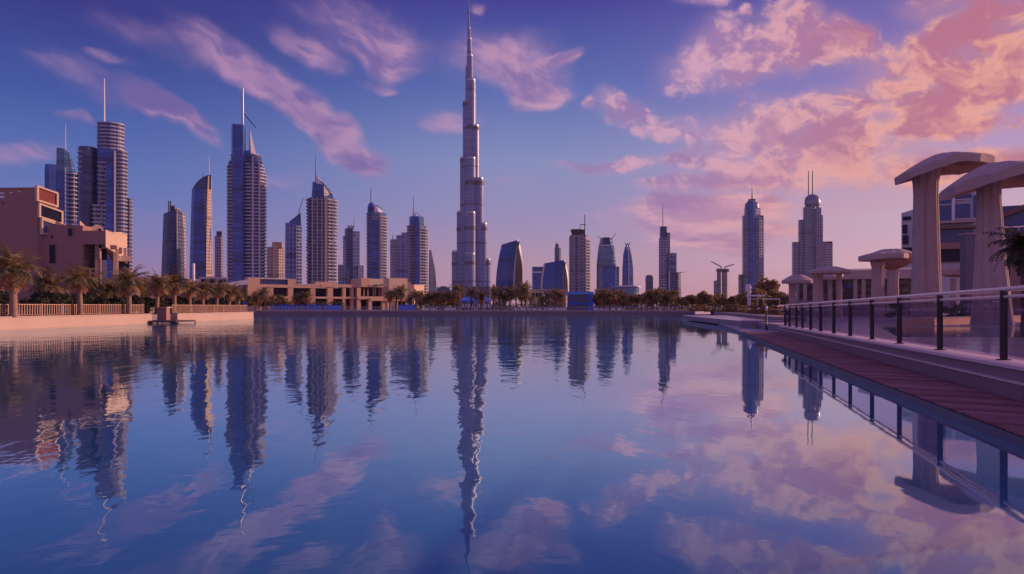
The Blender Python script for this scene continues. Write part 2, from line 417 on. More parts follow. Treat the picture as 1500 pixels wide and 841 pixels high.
def empty(name, loc, rz=0.0):
    o = bpy.data.objects.new(name, None); COL.objects.link(o)
    o.location = loc; o.rotation_euler = (0, 0, rz)
    o.empty_display_size = 0.5
    return o
def tag(o, label=None, cat=None, group=None, kind=None):
    if label: o['label'] = label
    if cat: o['category'] = cat
    if group: o['group'] = group
    if kind: o['kind'] = kind
    return o
def dup(root, loc, rz=0.0, sc=1.0, label=None, group=None):
    r = root.copy(); COL.objects.link(r)
    r.location = loc; r.rotation_euler = (0, 0, rz); r.scale = (sc,) * 3 if not isinstance(sc, tuple) else sc
    if label: r['label'] = label
    if group: r['group'] = group
    for ch in root.children:
        c = ch.copy(); COL.objects.link(c); c.parent = r
    return r
def at(px, d, z=0.0): return ((px - 750) / F * d, d, z)
def ell(cx, cy, rx, ry, n=20, a0=0.0, a1=2 * pi):
    full = abs(a1 - a0 - 2 * pi) < 1e-6
    m = n if full else n - 1
    return [(cx + rx * cos(a0 + (a1 - a0) * i / m), cy + ry * sin(a0 + (a1 - a0) * i / m)) for i in range(n)]

GZ = 1.0    # level of the city ground
class Bld:
    """a building seen face on from the pool: plan in picture-sized units turned into metres at its real distance"""
    def __init__(s, name, label, cat, cx, d, group=None, z=GZ, turn=0.0):
        s.cx = cx; s.d = d; s.z = z
        a = atan((cx - 750) / F)
        s.k = d / F; s.kx = s.k * cos(a)
        s.sx = 1 / cos(R(turn))
        s.root = tag(empty(name, at(cx, d, z), -a + R(turn)), label, cat, group)
    def X(s, px): return (px - s.cx) * s.kx * s.sx
    def Y(s, dy): return dy * s.kx
    def Z(s, y): return max(0.0, CAM_Z + (HOR - y) * s.k - s.z)
    def P(s, poly): return [(s.X(x), s.Y(y)) for x, y in poly]
    def prism(s, name, poly, ytop, ybot, mat, smooth=False, taper=1.0, parent=None):
        b = MB(); b.prism(s.P(poly), 0.0 if ybot is None else s.Z(ybot), s.Z(ytop), 0, smooth, taper)
        return b.obj(name, mat, parent or s.root)
    def loft(s, name, rings, mat, smooth=False, parent=None):
        """rings: [(poly, y or list of y)]"""
        rr = []
        for poly, y in rings:
            ys = y if isinstance(y, (list, tuple)) else [y] * len(poly)
            rr.append([(s.X(p[0]), s.Y(p[1]), s.Z(q) if q is not None else 0.0) for p, q in zip(poly, ys)])
        b = MB(); b.loft(rr, True, 0, smooth)
        return b.obj(name, mat, parent or s.root)
    def slabs(s, name, poly, ytop, ybot, step, thick, mat, parent=None, jit=0.0):
        """stack of projecting balconies as one folded wall: slab edge out, dark glass set back, slab edge out ... (metres)"""
        z = s.Z(ybot) if ybot is not None else 2.0
        z1 = s.Z(ytop); pl = ccw(s.P(poly))
        cx = sum(p[0] for p in pl) / len(pl); cy = sum(p[1] for p in pl) / len(pl)
        rad = sum(sqrt((p[0] - cx) ** 2 + (p[1] - cy) ** 2) for p in pl) / len(pl)
        ins = max(0.55, 1 - 1.7 / rad)
        b = MB()
        ring = lambda sc, zz: [(cx + (p[0] - cx) * sc, cy + (p[1] - cy) * sc, zz) for p in pl]
        rings = []; mis = []
        while z < z1:
            sc = 1.0 + (jit * random.uniform(-1, 1) if jit else 0)
            rings += [ring(sc, z), ring(sc, z + thick), ring(sc * ins, z + thick + .01), ring(sc * ins, z + step - .01)]
            mis += [0, 0, 1, 0]
            z += step
        rings = rings[:-2]
        for i in range(len(rings) - 1):
            b.loft([rings[i], rings[i + 1]], False, mis[i])
        b.face(rings[-1]); b.face(list(reversed(rings[0])))
        return b.obj(name, [mat, f_recess], parent or s.root)
    def box(s, name, x0, x1, ytop, ybot, d0, d1, mat, parent=None):
        b = MB(); b.box(s.X(x0), s.X(x1), s.Y(d0), s.Y(d1), 0.0 if ybot is None else s.Z(ybot), s.Z(ytop))
        return b.obj(name, mat, parent or s.root)
    def mast(s, name, x, dy, y0, y1, r0, r1, mat, x1=None, parent=None):
        b = MB(); b.tube((s.X(x), s.Y(dy), s.Z(y0)), (s.X(x if x1 is None else x1), s.Y(dy), s.Z(y1)), r0 * s.kx, r1 * s.kx, 8)
        return b.obj(name, mat, parent or s.root)

# ------------------------------------------------------------------ ground and water (setting)
def build_setting():
    b = MB()
    WX = -43.0
    far = 4500.0
    # left bank, far bank, right side, behind: one sheet with the basin left open
    # right shore line: x = 7.26 + .2145 (y - 10.65)
    def xs(y): return 7.26 + 0.2145 * (y - 10.65)
    z = GZ
    b.face([(-far, -far, z), (WX, -far, z), (WX, 121, z), (-78, 121, z), (-78, 184, z), (-far, 184, z)])
    b.face([(-far, 184, z), (-78, 184, z), (xs(184), 184, z), (far, 184, z), (far, far, z), (-far, far, z)])
    b.face([(xs(-120), -120, 0.06), (far, -120, 0.06), (far, 184, 0.06), (xs(184), 184, 0.06)])
    b.face([(WX, -far, z), (far, -far, z), (far, -120, z), (WX, -120, z)])
    g = b.obj('ground', m_ground); tag(g, kind='structure')
    # water
    m, t, p = new_mat('pool_water')
    oc = t.new('ShaderNodeTexCoord').outputs['Object']
    x, y, _ = t.sep(oc)
    p.inputs['Base Color'].default_value = (0.036, 0.155, 0.31, 1)
    p.inputs['Roughness'].default_value = 0.6
    p.inputs['Specular IOR Level'].default_value = 0.0
    d1 = t.noise(t.maprot(oc, (0, 0, 0), (0, 0, R(8)), (0.42, 1.0, 1)), 0.95, 2, 0.5, 0.3)
    d2 = t.noise(t.maprot(oc, (3, 8, 0), (0, 0, R(-6)), (0.7, 1.5, 1)), 0.30, 2, 0.5)
    d3 = t.noise(t.maprot(oc, (1, 2, 0), (0, 0, R(14)), (1.6, .8, 1)), 2.6, 3, 0.55, 0.3)
    calm = t.noise(t.vm('MULTIPLY', oc, (0.5, 1.0, 1.0)), 0.05, 3)
    cm = t.ss(calm, 0.34, 0.68, 0.6, 1.3)
    farm = t.m('MULTIPLY', t.ss(y, 14.0, 80.0, 0.75, 1.5), t.ss(t.m('SUBTRACT', x, t.m('MULTIPLY', y, 0.2145)), 3.5, -5.0, 0.07, 1.0))
    amp = t.m('MULTIPLY', cm, farm)
    h = t.m('ADD', t.m('MULTIPLY', d1, 0.0125), t.m('MULTIPLY', d2, 0.030))
    h = t.m('ADD', h, t.m('MULTIPLY', d3, 0.0030))
    h = t.m('MULTIPLY', h, amp)
    bn = t.new('ShaderNodeBump'); bn.inputs['Strength'].default_value = 1.0; bn.inputs['Distance'].default_value = 1.0
    t.l.new(h, bn.inputs['Height']); t.l.new(bn.outputs[0], p.inputs['Normal'])
    gl = t.new('ShaderNodeBsdfGlossy'); gl.inputs['Roughness'].default_value = 0.022
    gl.inputs['Color'].default_value = (0.84, 0.98, 1.0, 1)
    t.l.new(bn.outputs[0], gl.inputs['Normal'])
    lw = t.new('ShaderNodeLayerWeight'); lw.inputs[0].default_value = 0.5
    fac = t.ramp(lw.outputs['Facing'], [(0, (.06,) * 3), (.45, (.07,) * 3), (.66, (.14,) * 3), (.79, (.52,) * 3), (.87, (.78,) * 3), (.96, (.80,) * 3), (1, (.92,) * 3)])
    mx = t.new('ShaderNodeMixShader')
    t.l.new(fac, mx.inputs[0]); t.l.new(p.outputs[0], mx.inputs[1]); t.l.new(gl.outputs[0], mx.inputs[2])
    t.l.new(mx.outputs[0], t.n['Material Output'].inputs['Surface'])
    w = MB()
    w.face([(WX - 1, -120, 0), (xs(-120) + 1.2, -120, 0), (xs(184) + 1.2, 184, 0), (xs(184), 186, 0), (-80, 186, 0), (-80, 120, 0), (WX - 1, 120, 0)])
    o = w.obj('water', m); tag(o, kind='structure')
    return xs
xs = build_setting()

# ------------------------------------------------------------------ towers, left to right
def towers():
    # 1 plain blue slab behind
    b = Bld('office_tower', 'plain dark blue glass slab behind the curved blue tower at the far left', 'skyscraper', 76, 820)
    b.prism('shaft', [(66, 3), (71, -2), (86, -2), (86, 12), (66, 12)], 241, None, f_blue)
    b.prism('low_wing', [(65.4, 0), (70.4, -4), (70.4, 12), (65.4, 12)], 246, None, f_blue)
    # 2 curved blue tower with mast
    b = Bld('apartment_tower', 'blue glass tower with curved sail crown and thin white mast behind the sandstone building', 'skyscraper', 98, 640)
    b.prism('shaft', [(82, 2), (92, -7), (106, -6), (112, 2), (108, 16), (84, 16)], 252, None, f_blue)
    b.loft('crown', [([(82.4, 2), (94, -6.4), (105.6, -5.4), (111, 2), (107, 15), (84, 15)], 252),
                     ([(83, 2), (94, -5.5), (101, -4.5), (104, 2), (101, 14), (84, 14)], [217, 219, 224, 228, 228, 217])], f_teal)
    b.slabs('balcony_stack', ell(105, -2, 9, 9, 14), 250, None, 3.6, 0.96, m_slabw)
    b.slabs('terrace_stack', ell(115, 0, 5, 6, 10), 250, None, 3.6, 1.04, m_slab)
    b.prism('white_fin', [(95, -8.5), (97, -8.5), (97, -6), (95, -6)], 247, None, m_white)
    b.mast('mast', 96, 0, 222, 182, .75, .3, m_white)
    # 3 large round tower
    b = Bld('apartment_tower', 'large round tower with banded balcony drum on top and tall white mast', 'skyscraper', 152, 600)
    b.prism('glass_shaft', [(140, 4), (143, -12), (168, -13), (172, 0), (170, 20), (142, 20)], 219, None, f_blue)
    b.prism('left_wing', ell(128, 2, 13, 13, 18), 218, None, f_dark)
    b.slabs('wing_balcony_stack', ell(126, 3, 12.6, 13.2, 16), 222, 256, 4.0, 0.96, m_slabw)
    b.prism('drum', ell(162.5, 2, 20, 15, 28), 182, 219, f_dark)
    b.slabs('drum_balcony_stack', ell(162.5, 2, 20.8, 16, 28), 179, 219, 2.9, 1.04, m_slabw)
    b.prism('right_shaft', ell(177, 4, 9.6, 15, 18), 222, None, f_dark)
    b.slabs('right_balcony_stack', ell(177, 4, 11, 16.5, 20), 221, None, 3.0, 1.12, m_slab)
    b.slabs('corner_balcony_stack', ell(190, 8, 6.5, 8, 12), 288, None, 3.0, 1.04, m_slab)
    b.prism('corner_shaft', ell(189, 8, 5.6, 7, 10), 288, None, f_dark)
    b.slabs('front_balcony_stack', [(142, -15.5), (154, -17), (155, -10), (142, -10)], 239, None, 3.4, 1.04, m_slab)
    b.slabs('lower_balcony_stack', [(134, -18), (154, -20), (154, -10), (134, -10)], 298, None, 3.4, 0.96, m_slabw)
    b.box('pilaster', 167, 170, 222, None, -16, -12, m_white)
    b.mast('mast', 152.6, 0, 184, 115, 1.7, .8, m_white)
    # 4 faceted dark tower
    b = Bld('office_tower', 'stout dark faceted tower with a right face tinted as sunlit and two stub pillars on its roof', 'skyscraper', 254, 850)
    P0 = [(234.5, 6), (243, -10), (261, -12), (272.5, 6), (266, 20), (240, 20)]
    P1 = [(239.5, 5), (246, -8), (260, -10), (271, 5), (266, 17), (243, 17)]
    b.loft('shaft', [(P0, None), (P1, [313, 312, 306, 314, 314, 313])], f_dark)
    b.loft('sunlit_tint_face', [([(259.5, -13), (273, 6.5), (272, 8), (259, -10)], None), ([(259, -11), (271.5, 5.5), (271, 7), (258, -9)], [304, 313, 313, 304])], f_tan)  # sunlit side put into colour: tan sheet laid over the facet
    b.box('roof_block', 250, 256, 302, 318, -6, 4, m_dark)
    b.box('roof_pillar', 246.3, 248, 295, 316, -5, -3, m_dmetal)
    b.box('roof_pillar', 248.8, 250.6, 295.5, 316, -5, -3, m_dmetal)
    # 5 curved blade tower
    b = Bld('office_tower', 'blue glass blade tower with a quarter round crown and thin white mast', 'skyscraper', 294, 900)
    b.loft('shaft', [([(276.5, 4), (283, -9), (302, -10), (311, 4), (306, 18), (281, 18)], None),
                     ([(279, 4), (284, -9), (302, -10), (310.5, 4), (306, 17), (282, 17)], 340),
                     ([(281, 4), (285, -8), (301, -9), (309.6, 4), (305, 15), (283, 15)], 277)], f_blue)
    n = 9; crown = MB()
    lo = [(283 + 26.3 * i / n, 277) for i in range(n + 1)]
    hi = [(283 + 26.3 * i / n, 277 - 1 - 20.0 * sin(pi / 2 * (i / n)) ** 0.8) for i in range(n + 1)]
    for i in range(n):
        q = [(lo[i][0], lo[i][1]), (lo[i + 1][0], lo[i + 1][1]), hi[i + 1], hi[i]]
        fr = [(b.X(x), b.Y(-5), b.Z(y)) for x, y in q]; bk = [(b.X(x), b.Y(6), b.Z(y)) for x, y in q]
        crown.face(fr); crown.face(list(reversed(bk)))
        crown.face([fr[3], fr[2], bk[2], bk[3]])
        if i == n - 1: crown.face([fr[1], bk[1], bk[2], fr[2]])
        if i == 0: crown.face([fr[0], fr[3], bk[3], bk[0]])
    crown.obj('crown', f_dark, b.root)
    b.loft('sunlit_tint_face', [([(301.5, -11), (312, 4.5), (311, 6), (301, -9)], None), ([(303, -10), (310.6, 4.5), (310, 6), (302.6, -8)], 300), ([(305, -8), (310.2, 3), (309.8, 4), (304.6, -6)], 258)], f_tan)  # tan sheet carries the sunlit right side of the blade in its colour
    b.slabs('balcony_stack', [(298, -11.4), (303.5, -11.6), (304, -8), (298, -8)], 280, 330, 4, 1.2, m_slab)
    b.mast('mast', 306.4, 0, 258, 226, .6, .25, m_white)
    b.mast('stub_mast', 297, 0, 264, 253, .5, .3, m_dmetal)
    # 6 slim tower
    b = Bld('apartment_tower', 'slim dark tower standing between the blade tower and the tallest left tower', 'skyscraper', 320, 1100)
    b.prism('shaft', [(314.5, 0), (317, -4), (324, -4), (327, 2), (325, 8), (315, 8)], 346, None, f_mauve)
    b.box('crown', 317, 325, 339, 346, -3, 5, m_dark)
    # 7 tallest left tower
    b = Bld('apartment_tower', 'tallest left tower with flat blue slab, rounded balconies and leaning boom on its mast', 'skyscraper', 362, 760)
    b.prism('glass_slab', [(339, 2), (341, -14), (356, -15), (360, 2), (356, 16), (341, 16)], 186, None, f_blue)
    b.prism('left_wing', [(334, 8), (336, -6), (341, -11), (343, 12)], 238, None, f_dark)
    b.slabs('left_balcony_stack', [(331.8, 9), (334, -7), (341, -13), (343, 12)], 242, None, 3.4, 1.04, m_slabw)
    b.slabs('upper_balcony_stack', [(337.5, 3), (339, -9), (342, -12), (342, 3)], 226, 243, 3.0, 0.96, m_slabw)
    b.loft('round_shaft', [(ell(371, 2, 17.5, 17, 24), None), (ell(371, 2, 17.5, 17, 24), 252), (ell(370, 2, 13, 14, 24), 228)], f_dark)
    bb = MB(); z = 2.0; zt = b.Z(227); rg = []
    while z < zt:
        y = HOR - (z + b.z - CAM_Z) / b.k
        f = 1.0 if y > 258 else max(0.55, 1 - 0.45 * ((258 - y) / 31.0) ** 1.3)
        for g, zz in ((1, z), (1, z + 1.35), (.88, z + 1.36), (.88, z + 3.44)):
            rg.append([(x_, y_, zz) for x_, y_ in b.P(ell(371 - (1 - f) * 6, 2, 20.0 * f * g, 19.0 * f * g, 26))])
        z += 3.45
    for i in range(len(rg) - 3): bb.loft([rg[i], rg[i + 1]], False, (0, 0, 1, 0)[i % 4])
    bb.face(rg[-3])
    bb.obj('balcony_stack', [m_slabw, f_recess], b.root)
    b.box('pilaster', 369, 371.5, 232, None, -19.6, -15, m_lime)
    b.box('pilaster', 378.5, 381, 240, None, -16.8, -12, m_lime)
    b.loft('sail_crown', [([(364, -4), (368, -8), (376, -5), (374, 6), (366, 6)], 229), ([(365.3, 0), (366.6, -1), (367.4, 0), (366.8, 1.2), (365.6, 1)], [190, 190, 195, 195, 190])], m_white)
    b.prism('inner_shaft', [(357, 0), (358, -8), (366, -9), (366, 6)], 222, None, f_blue)
    b.mast('mast', 355.6, -2, 188, 130, 1.9, 1.3, m_metal)
    b.mast('boom', 357, -2, 167, 187, .9, .7, m_dmetal, x1=375)
    # 8 orange block
    b = Bld('apartment_block', 'short orange and cream apartment block right of the tallest left tower', 'apartment block', 404, 1000)
    b.prism('shaft', [(391, 4), (398, -4), (408, -4), (416, 2), (416, 14), (391, 14)], 362, None, f_tan)
    b.prism('upper_shaft', [(398.5, 0), (401, -5.4), (413, -5.2), (414, 8), (399, 8)], 355, 364, m_mall)
    b.box('pilaster', 400, 404, 358, None, -6.6, -3.4, m_cream)
    # 9 glass tower with slanted roof and crane
    b = Bld('office_tower', 'grey blue glass tower with slanted roof and a leaning crane jib', 'skyscraper', 430, 980)
    b.loft('shaft', [([(417, 4), (421, -6), (434, -7), (434, 10), (419, 12)], None), ([(418, 4), (421.5, -6), (434, -7), (434, 10), (419, 12)], [326, 327, 330, 330, 326])], f_steel)
    b.prism('right_shaft', [(433.5, -5), (442, -1), (442, 10), (433.5, 12)], 330, None, f_grid)
    b.loft('crown', [([(421, 2), (423, -5), (441, -5), (441, 7), (423, 8)], 330), ([(424, 2), (425, -4), (440.5, -4.5), (440.5, 6), (425, 7)], [324, 324, 312, 312, 324])], f_blue)
    b.mast('crane_jib', 437, 0, 314, 290, .6, .4, m_dmetal, x1=444)
    # 10 banded balcony tower
    b = Bld('apartment_tower', 'broad balcony tower with white pointed crown, sloping roof crane and thin mast', 'skyscraper', 471.5, 780)
    b.prism('shaft', [(451, 2), (455, -11), (476, -12), (493, 2), (487, 18), (454, 18)], 291, None, f_dark)
    b.slabs('front_balcony_stack', [(454, -13), (477, -14.5), (478, -8), (454, -8)], 290, None, 3.5, 0.8, m_slabw)
    b.slabs('left_balcony_stack', ell(453.4, -2, 5, 10, 12), 292, None, 3.5, 1.04, m_slab, jit=.08)
    b.slabs('right_balcony_stack', [(480, -13.4), (490, -7), (495.2, 2), (490, 12), (480, 8)], 294, None, 3.5, 1.12, m_slabw, jit=.04)
    for x in (457.5, 464.3, 471): b.box('pilaster', x, x + 1.2, 291, None, -15.6, -12, m_lime)
    b.box('corner_pier', 475.6, 479.6, 288, None, -15.2, -11, m_cream)
    b.loft('crown_block', [([(456.5, -4), (459, -10), (475, -11), (489, 1), (484, 12), (458, 12)], 291), ([(458, -4), (460, -9), (474, -10), (486, 1), (482, 10), (459, 10)], [268, 268, 272, 282, 282, 268])], f_blue)
    b.loft('pointed_roof', [([(461, -4), (463, -9.5), (474, -10.6), (488, 0), (482, 9), (462, 9)], [270, 270, 272, 286, 286, 270]), ([(462.4, -2), (463, -4), (464, -4), (464.5, -2), (464, 0), (463, 0)], 258)], m_white)
    b.mast('mast', 462.4, -8, 272, 228, .75, .35, m_dmetal)
    b.mast('roof_crane', 470, -10, 267, 283, .6, .6, m_dmetal, x1=486)
    # small tower bits between
    b = Bld('apartment_block', 'low hazy grey apartment block at the foot of the broad balcony tower', 'apartment block', 501, 1250)
    b.prism('shaft', [(495, 0), (498, -4), (508, -3), (508, 10), (495, 10)], 388, None, f_grid)
    b.prism('tail_block', [(507.5, 0), (509, -3), (511, -3), (511, 8), (507.5, 8)], 394, None, f_mauve)
    # 11 hazy blue tower
    b = Bld('office_tower', 'hazy pale blue tower with stepped shoulder and short mast', 'skyscraper', 516, 1300)
    b.prism('shaft', [(505, 2), (508, -6), (517, -7), (517, 12), (506, 12)], 335, None, f_dark)
    b.prism('right_shaft', [(516.5, -6), (527, -3), (527, 10), (516.5, 12)], 339, None, f_steel)
    b.prism('shoulder', [(502.4, 2), (505, -5), (510, -6), (510, 8), (503, 8)], 346, None, f_grid)
    b.prism('crown', [(509, 0), (511, -5), (518, -5), (518, 6), (509, 6)], 331, 336, m_metal)
    b.prism('low_wing', [(525, -6), (533, -3), (533, 8), (525, 10)], 389, None, f_grid)
    b.mast('mast', 518.6, 0, 334, 319, .5, .25, m_dmetal)
    # 12 domed tower
    b = Bld('apartment_tower', 'tower with blue glass centre, blue dome on top, balcony right edge and thin mast', 'skyscraper', 552, 920)
    b.prism('shaft', [(537.5, 2), (541, -9), (557, -10), (566, 0), (562, 14), (540, 14)], 312, None, f_blue)
    b.slabs('balcony_stack', [(555.5, -11.4), (563, -6), (568, 1), (563, 12), (556, 8)], 316, None, 3.6, 1.12, m_slabw)
    b.slabs('left_balcony_stack', ell(539.6, -2, 3.2, 8, 10), 312, None, 3.6, 0.88, m_slabw)
    b.box('crown_wall', 545, 557, 313, 324, -11.5, -8, f_grid)
    b.box('corner_pier', 555.4, 558.2, 318, None, -12.6, -9.5, m_mall)
    b.loft('dome', [(ell(544, -2, 6, 7, 14), 312), (ell(544, -2, 5.4, 6, 14), 303), (ell(544, -2, 3.6, 4, 14), 298.5), (ell(544, -2, 1, 1, 14), 297)], f_blue, smooth=True)
    b.loft('sloping_roof', [([(548, -9), (556, -10), (563, 0), (556, 10), (547, 10)], 314), ([(548, -6), (550, -7), (558, -2), (552, 6), (548, 6)], [302, 302, 308, 308, 302])], m_white)
    b.mast('mast', 543.4, -2, 298, 273, .8, .35, m_dmetal)
    b.mast('roof_blade', 550, -6, 301, 307, .7, .3, m_dmetal, x1=560)
    # 13 hazy spiked slab
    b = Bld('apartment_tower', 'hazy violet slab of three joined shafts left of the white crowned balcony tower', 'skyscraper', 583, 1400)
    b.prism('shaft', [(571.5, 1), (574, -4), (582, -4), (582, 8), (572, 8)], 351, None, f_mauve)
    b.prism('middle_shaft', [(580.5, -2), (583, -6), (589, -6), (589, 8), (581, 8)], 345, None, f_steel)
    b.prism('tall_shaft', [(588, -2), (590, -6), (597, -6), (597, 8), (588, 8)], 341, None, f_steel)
    b.mast('spike', 575.5, 0, 352, 343, .8, .2, m_dmetal)
    # 14 balcony tower with white crown
    b = Bld('apartment_tower', 'tapering balcony tower with white tent crown and mast, left of the supertall tower', 'skyscraper', 612, 900)
    b.prism('shaft', [(596.5, 3), (600, -9), (614, -11), (625, 2), (620, 16), (599, 16)], 331, None, f_dark)
    b.slabs('left_balcony_stack', [(595.2, 3), (599, -10.6), (608, -12.4), (607, 0)], 330, None, 3.5, 0.8, m_slab)
    b.slabs('right_balcony_stack', [(614.5, -12), (623, -6), (628, 2), (622, 13), (614, 8)], 334, None, 3.5, 1.12, m_slabw, jit=.04)
    b.box('glass_strip', 607, 614.4, 325, None, -12.4, -9, f_blue)
    b.prism('crown_block', [(599.5, 0), (602, -9), (614, -10), (621, 0), (616, 10), (601, 10)], 318, 331, f_blue)
    b.loft('tent_roof', [([(603, -2), (605, -8), (614, -9), (621, 0), (614, 9), (604, 8)], [320, 320, 321, 327, 327, 320]), ([(604.8, -2), (605.4, -3), (606.4, -3), (607, -2), (606.4, -1), (605.4, -1)], 310)], m_white)
    b.mast('mast', 605.6, -3, 313, 287, .7, .3, m_dmetal)
    b.mast('roof_blade', 608, -6, 311, 321, .5, .3, m_dmetal, x1=620)
    # 15 dark sail
    b = Bld('office_tower', 'dark slim sail shaped tower leaning against the white crowned balcony tower', 'skyscraper', 634, 1500)
    b.loft('shaft', [([(627, 2), (630, -5), (641.5, 2), (637, 8), (628, 8)], None), ([(628, 2), (630, -4), (637.5, 2), (635, 7), (628, 7)], 395), ([(628.6, 1), (629.4, -1), (631.5, 1), (630.8, 3), (629, 3)], 366)], f_dark)
    b = Bld('office_block', 'long low dark office block on the skyline left of the supertall tower', 'office block', 651, 1700)
    b.box('body', 640, 659, 421, None, -4, 6, f_dark)
    b.box('roof_plant', 645, 654, 419.4, 421, -2, 4, m_dark)

def supertall():
    b = Bld('supertall_tower', 'supertall silver tower of stepped round lobes narrowing to a needle spire', 'skyscraper', 690, 2000)
    def lobe(name, cx, cy, r, ytop, ry=None, bands=(), cap=True):
        o = b.prism(name, ell(cx, cy, r, ry or r, 22), ytop, None, f_steel, smooth=True)
        for (ya, yb) in bands:
            m = MB(); m.prism(b.P(ell(cx, cy, r + .35, (ry or r) + .35, 22)), b.Z(yb), b.Z(ya), 0, True)
            m.obj('mechanical_band', m_band, o)
        if cap:
            m = MB(); m.prism(b.P(ell(cx, cy, r - .5, (ry or r) - .5, 22)), b.Z(ytop) + .02, b.Z(ytop) + 4.2, 0, True)
            m.obj('parapet', m_metal, o)
        return o
    lobe('core', 689.5, 0, 7.4, 119, bands=[(184.5, 189.5)])
    lobe('left_lobe', 685.5, 1.5, 7.6, 150, bands=[(151.5, 156.5)])
    lobe('left_lobe', 680.5, 3, 6.6, 232, bands=[(234, 236.5)])
    lobe('left_lobe', 675.6, 5, 6.6, 311, bands=[(313, 314.6), (333.5, 338.6)])
    lobe('left_lobe', 668.6, 8, 7.0, 369, bands=[(371, 372.4), (384.4, 388.6)])
    lobe('right_lobe', 695.0, -1, 7.0, 186, bands=[(186.6, 191.5)])
    lobe('right_lobe', 701.2, -2, 7.3, 263, bands=[(266, 272)])
    lobe('right_lobe', 707.0, -1, 7.0, 329, bands=[(333, 338)])
    lobe('right_lobe', 712.4, 1, 6.8, 381, bands=[(384, 388.4)])
    lobe('front_lobe', 689.5, -5, 7.6, 234, bands=[(266.4, 272.4)])
    lobe('front_lobe', 689.0, -10, 7.8, 314, bands=[(333.2, 338.2)])
    lobe('front_lobe', 688.5, -16, 8.0, 374, bands=[(384.2, 388.5)])
    for x, dy, yt in ((684.2, -7, 240), (687.6, -12.4, 238), (691.4, -12.4, 238), (695, -7.4, 240), (697.4, -4, 262), (686, -17.2, 316), (689.4, -17.8, 316), (692.8, -17.2, 316)):
        b.box('mullion_fin', x - .22, x + .22, yt, None, dy - .6, dy + 5, m_metal)
    lobe('upper_core', 688.2, 0, 4.6, 83)
    lobe('upper_left_lobe', 685.4, 0, 3.6, 98)
    lobe('upper_core', 687.6, .5, 3.3, 58)
    lobe('upper_core', 687.0, .6, 2.2, 42)
    b.loft('spire', [(ell(686.8, .5, 1.9, 1.9, 10), 44), (ell(686.6, .5, 1.1, 1.1, 10), 18), (ell(686.4, .5, .5, .5, 10), -8), (ell(686.4, .5, .16, .16, 10), -20)], f_steel, smooth=True)
    b.box('base_podium', 664, 716, 420, None, -24, -14, f_dark)

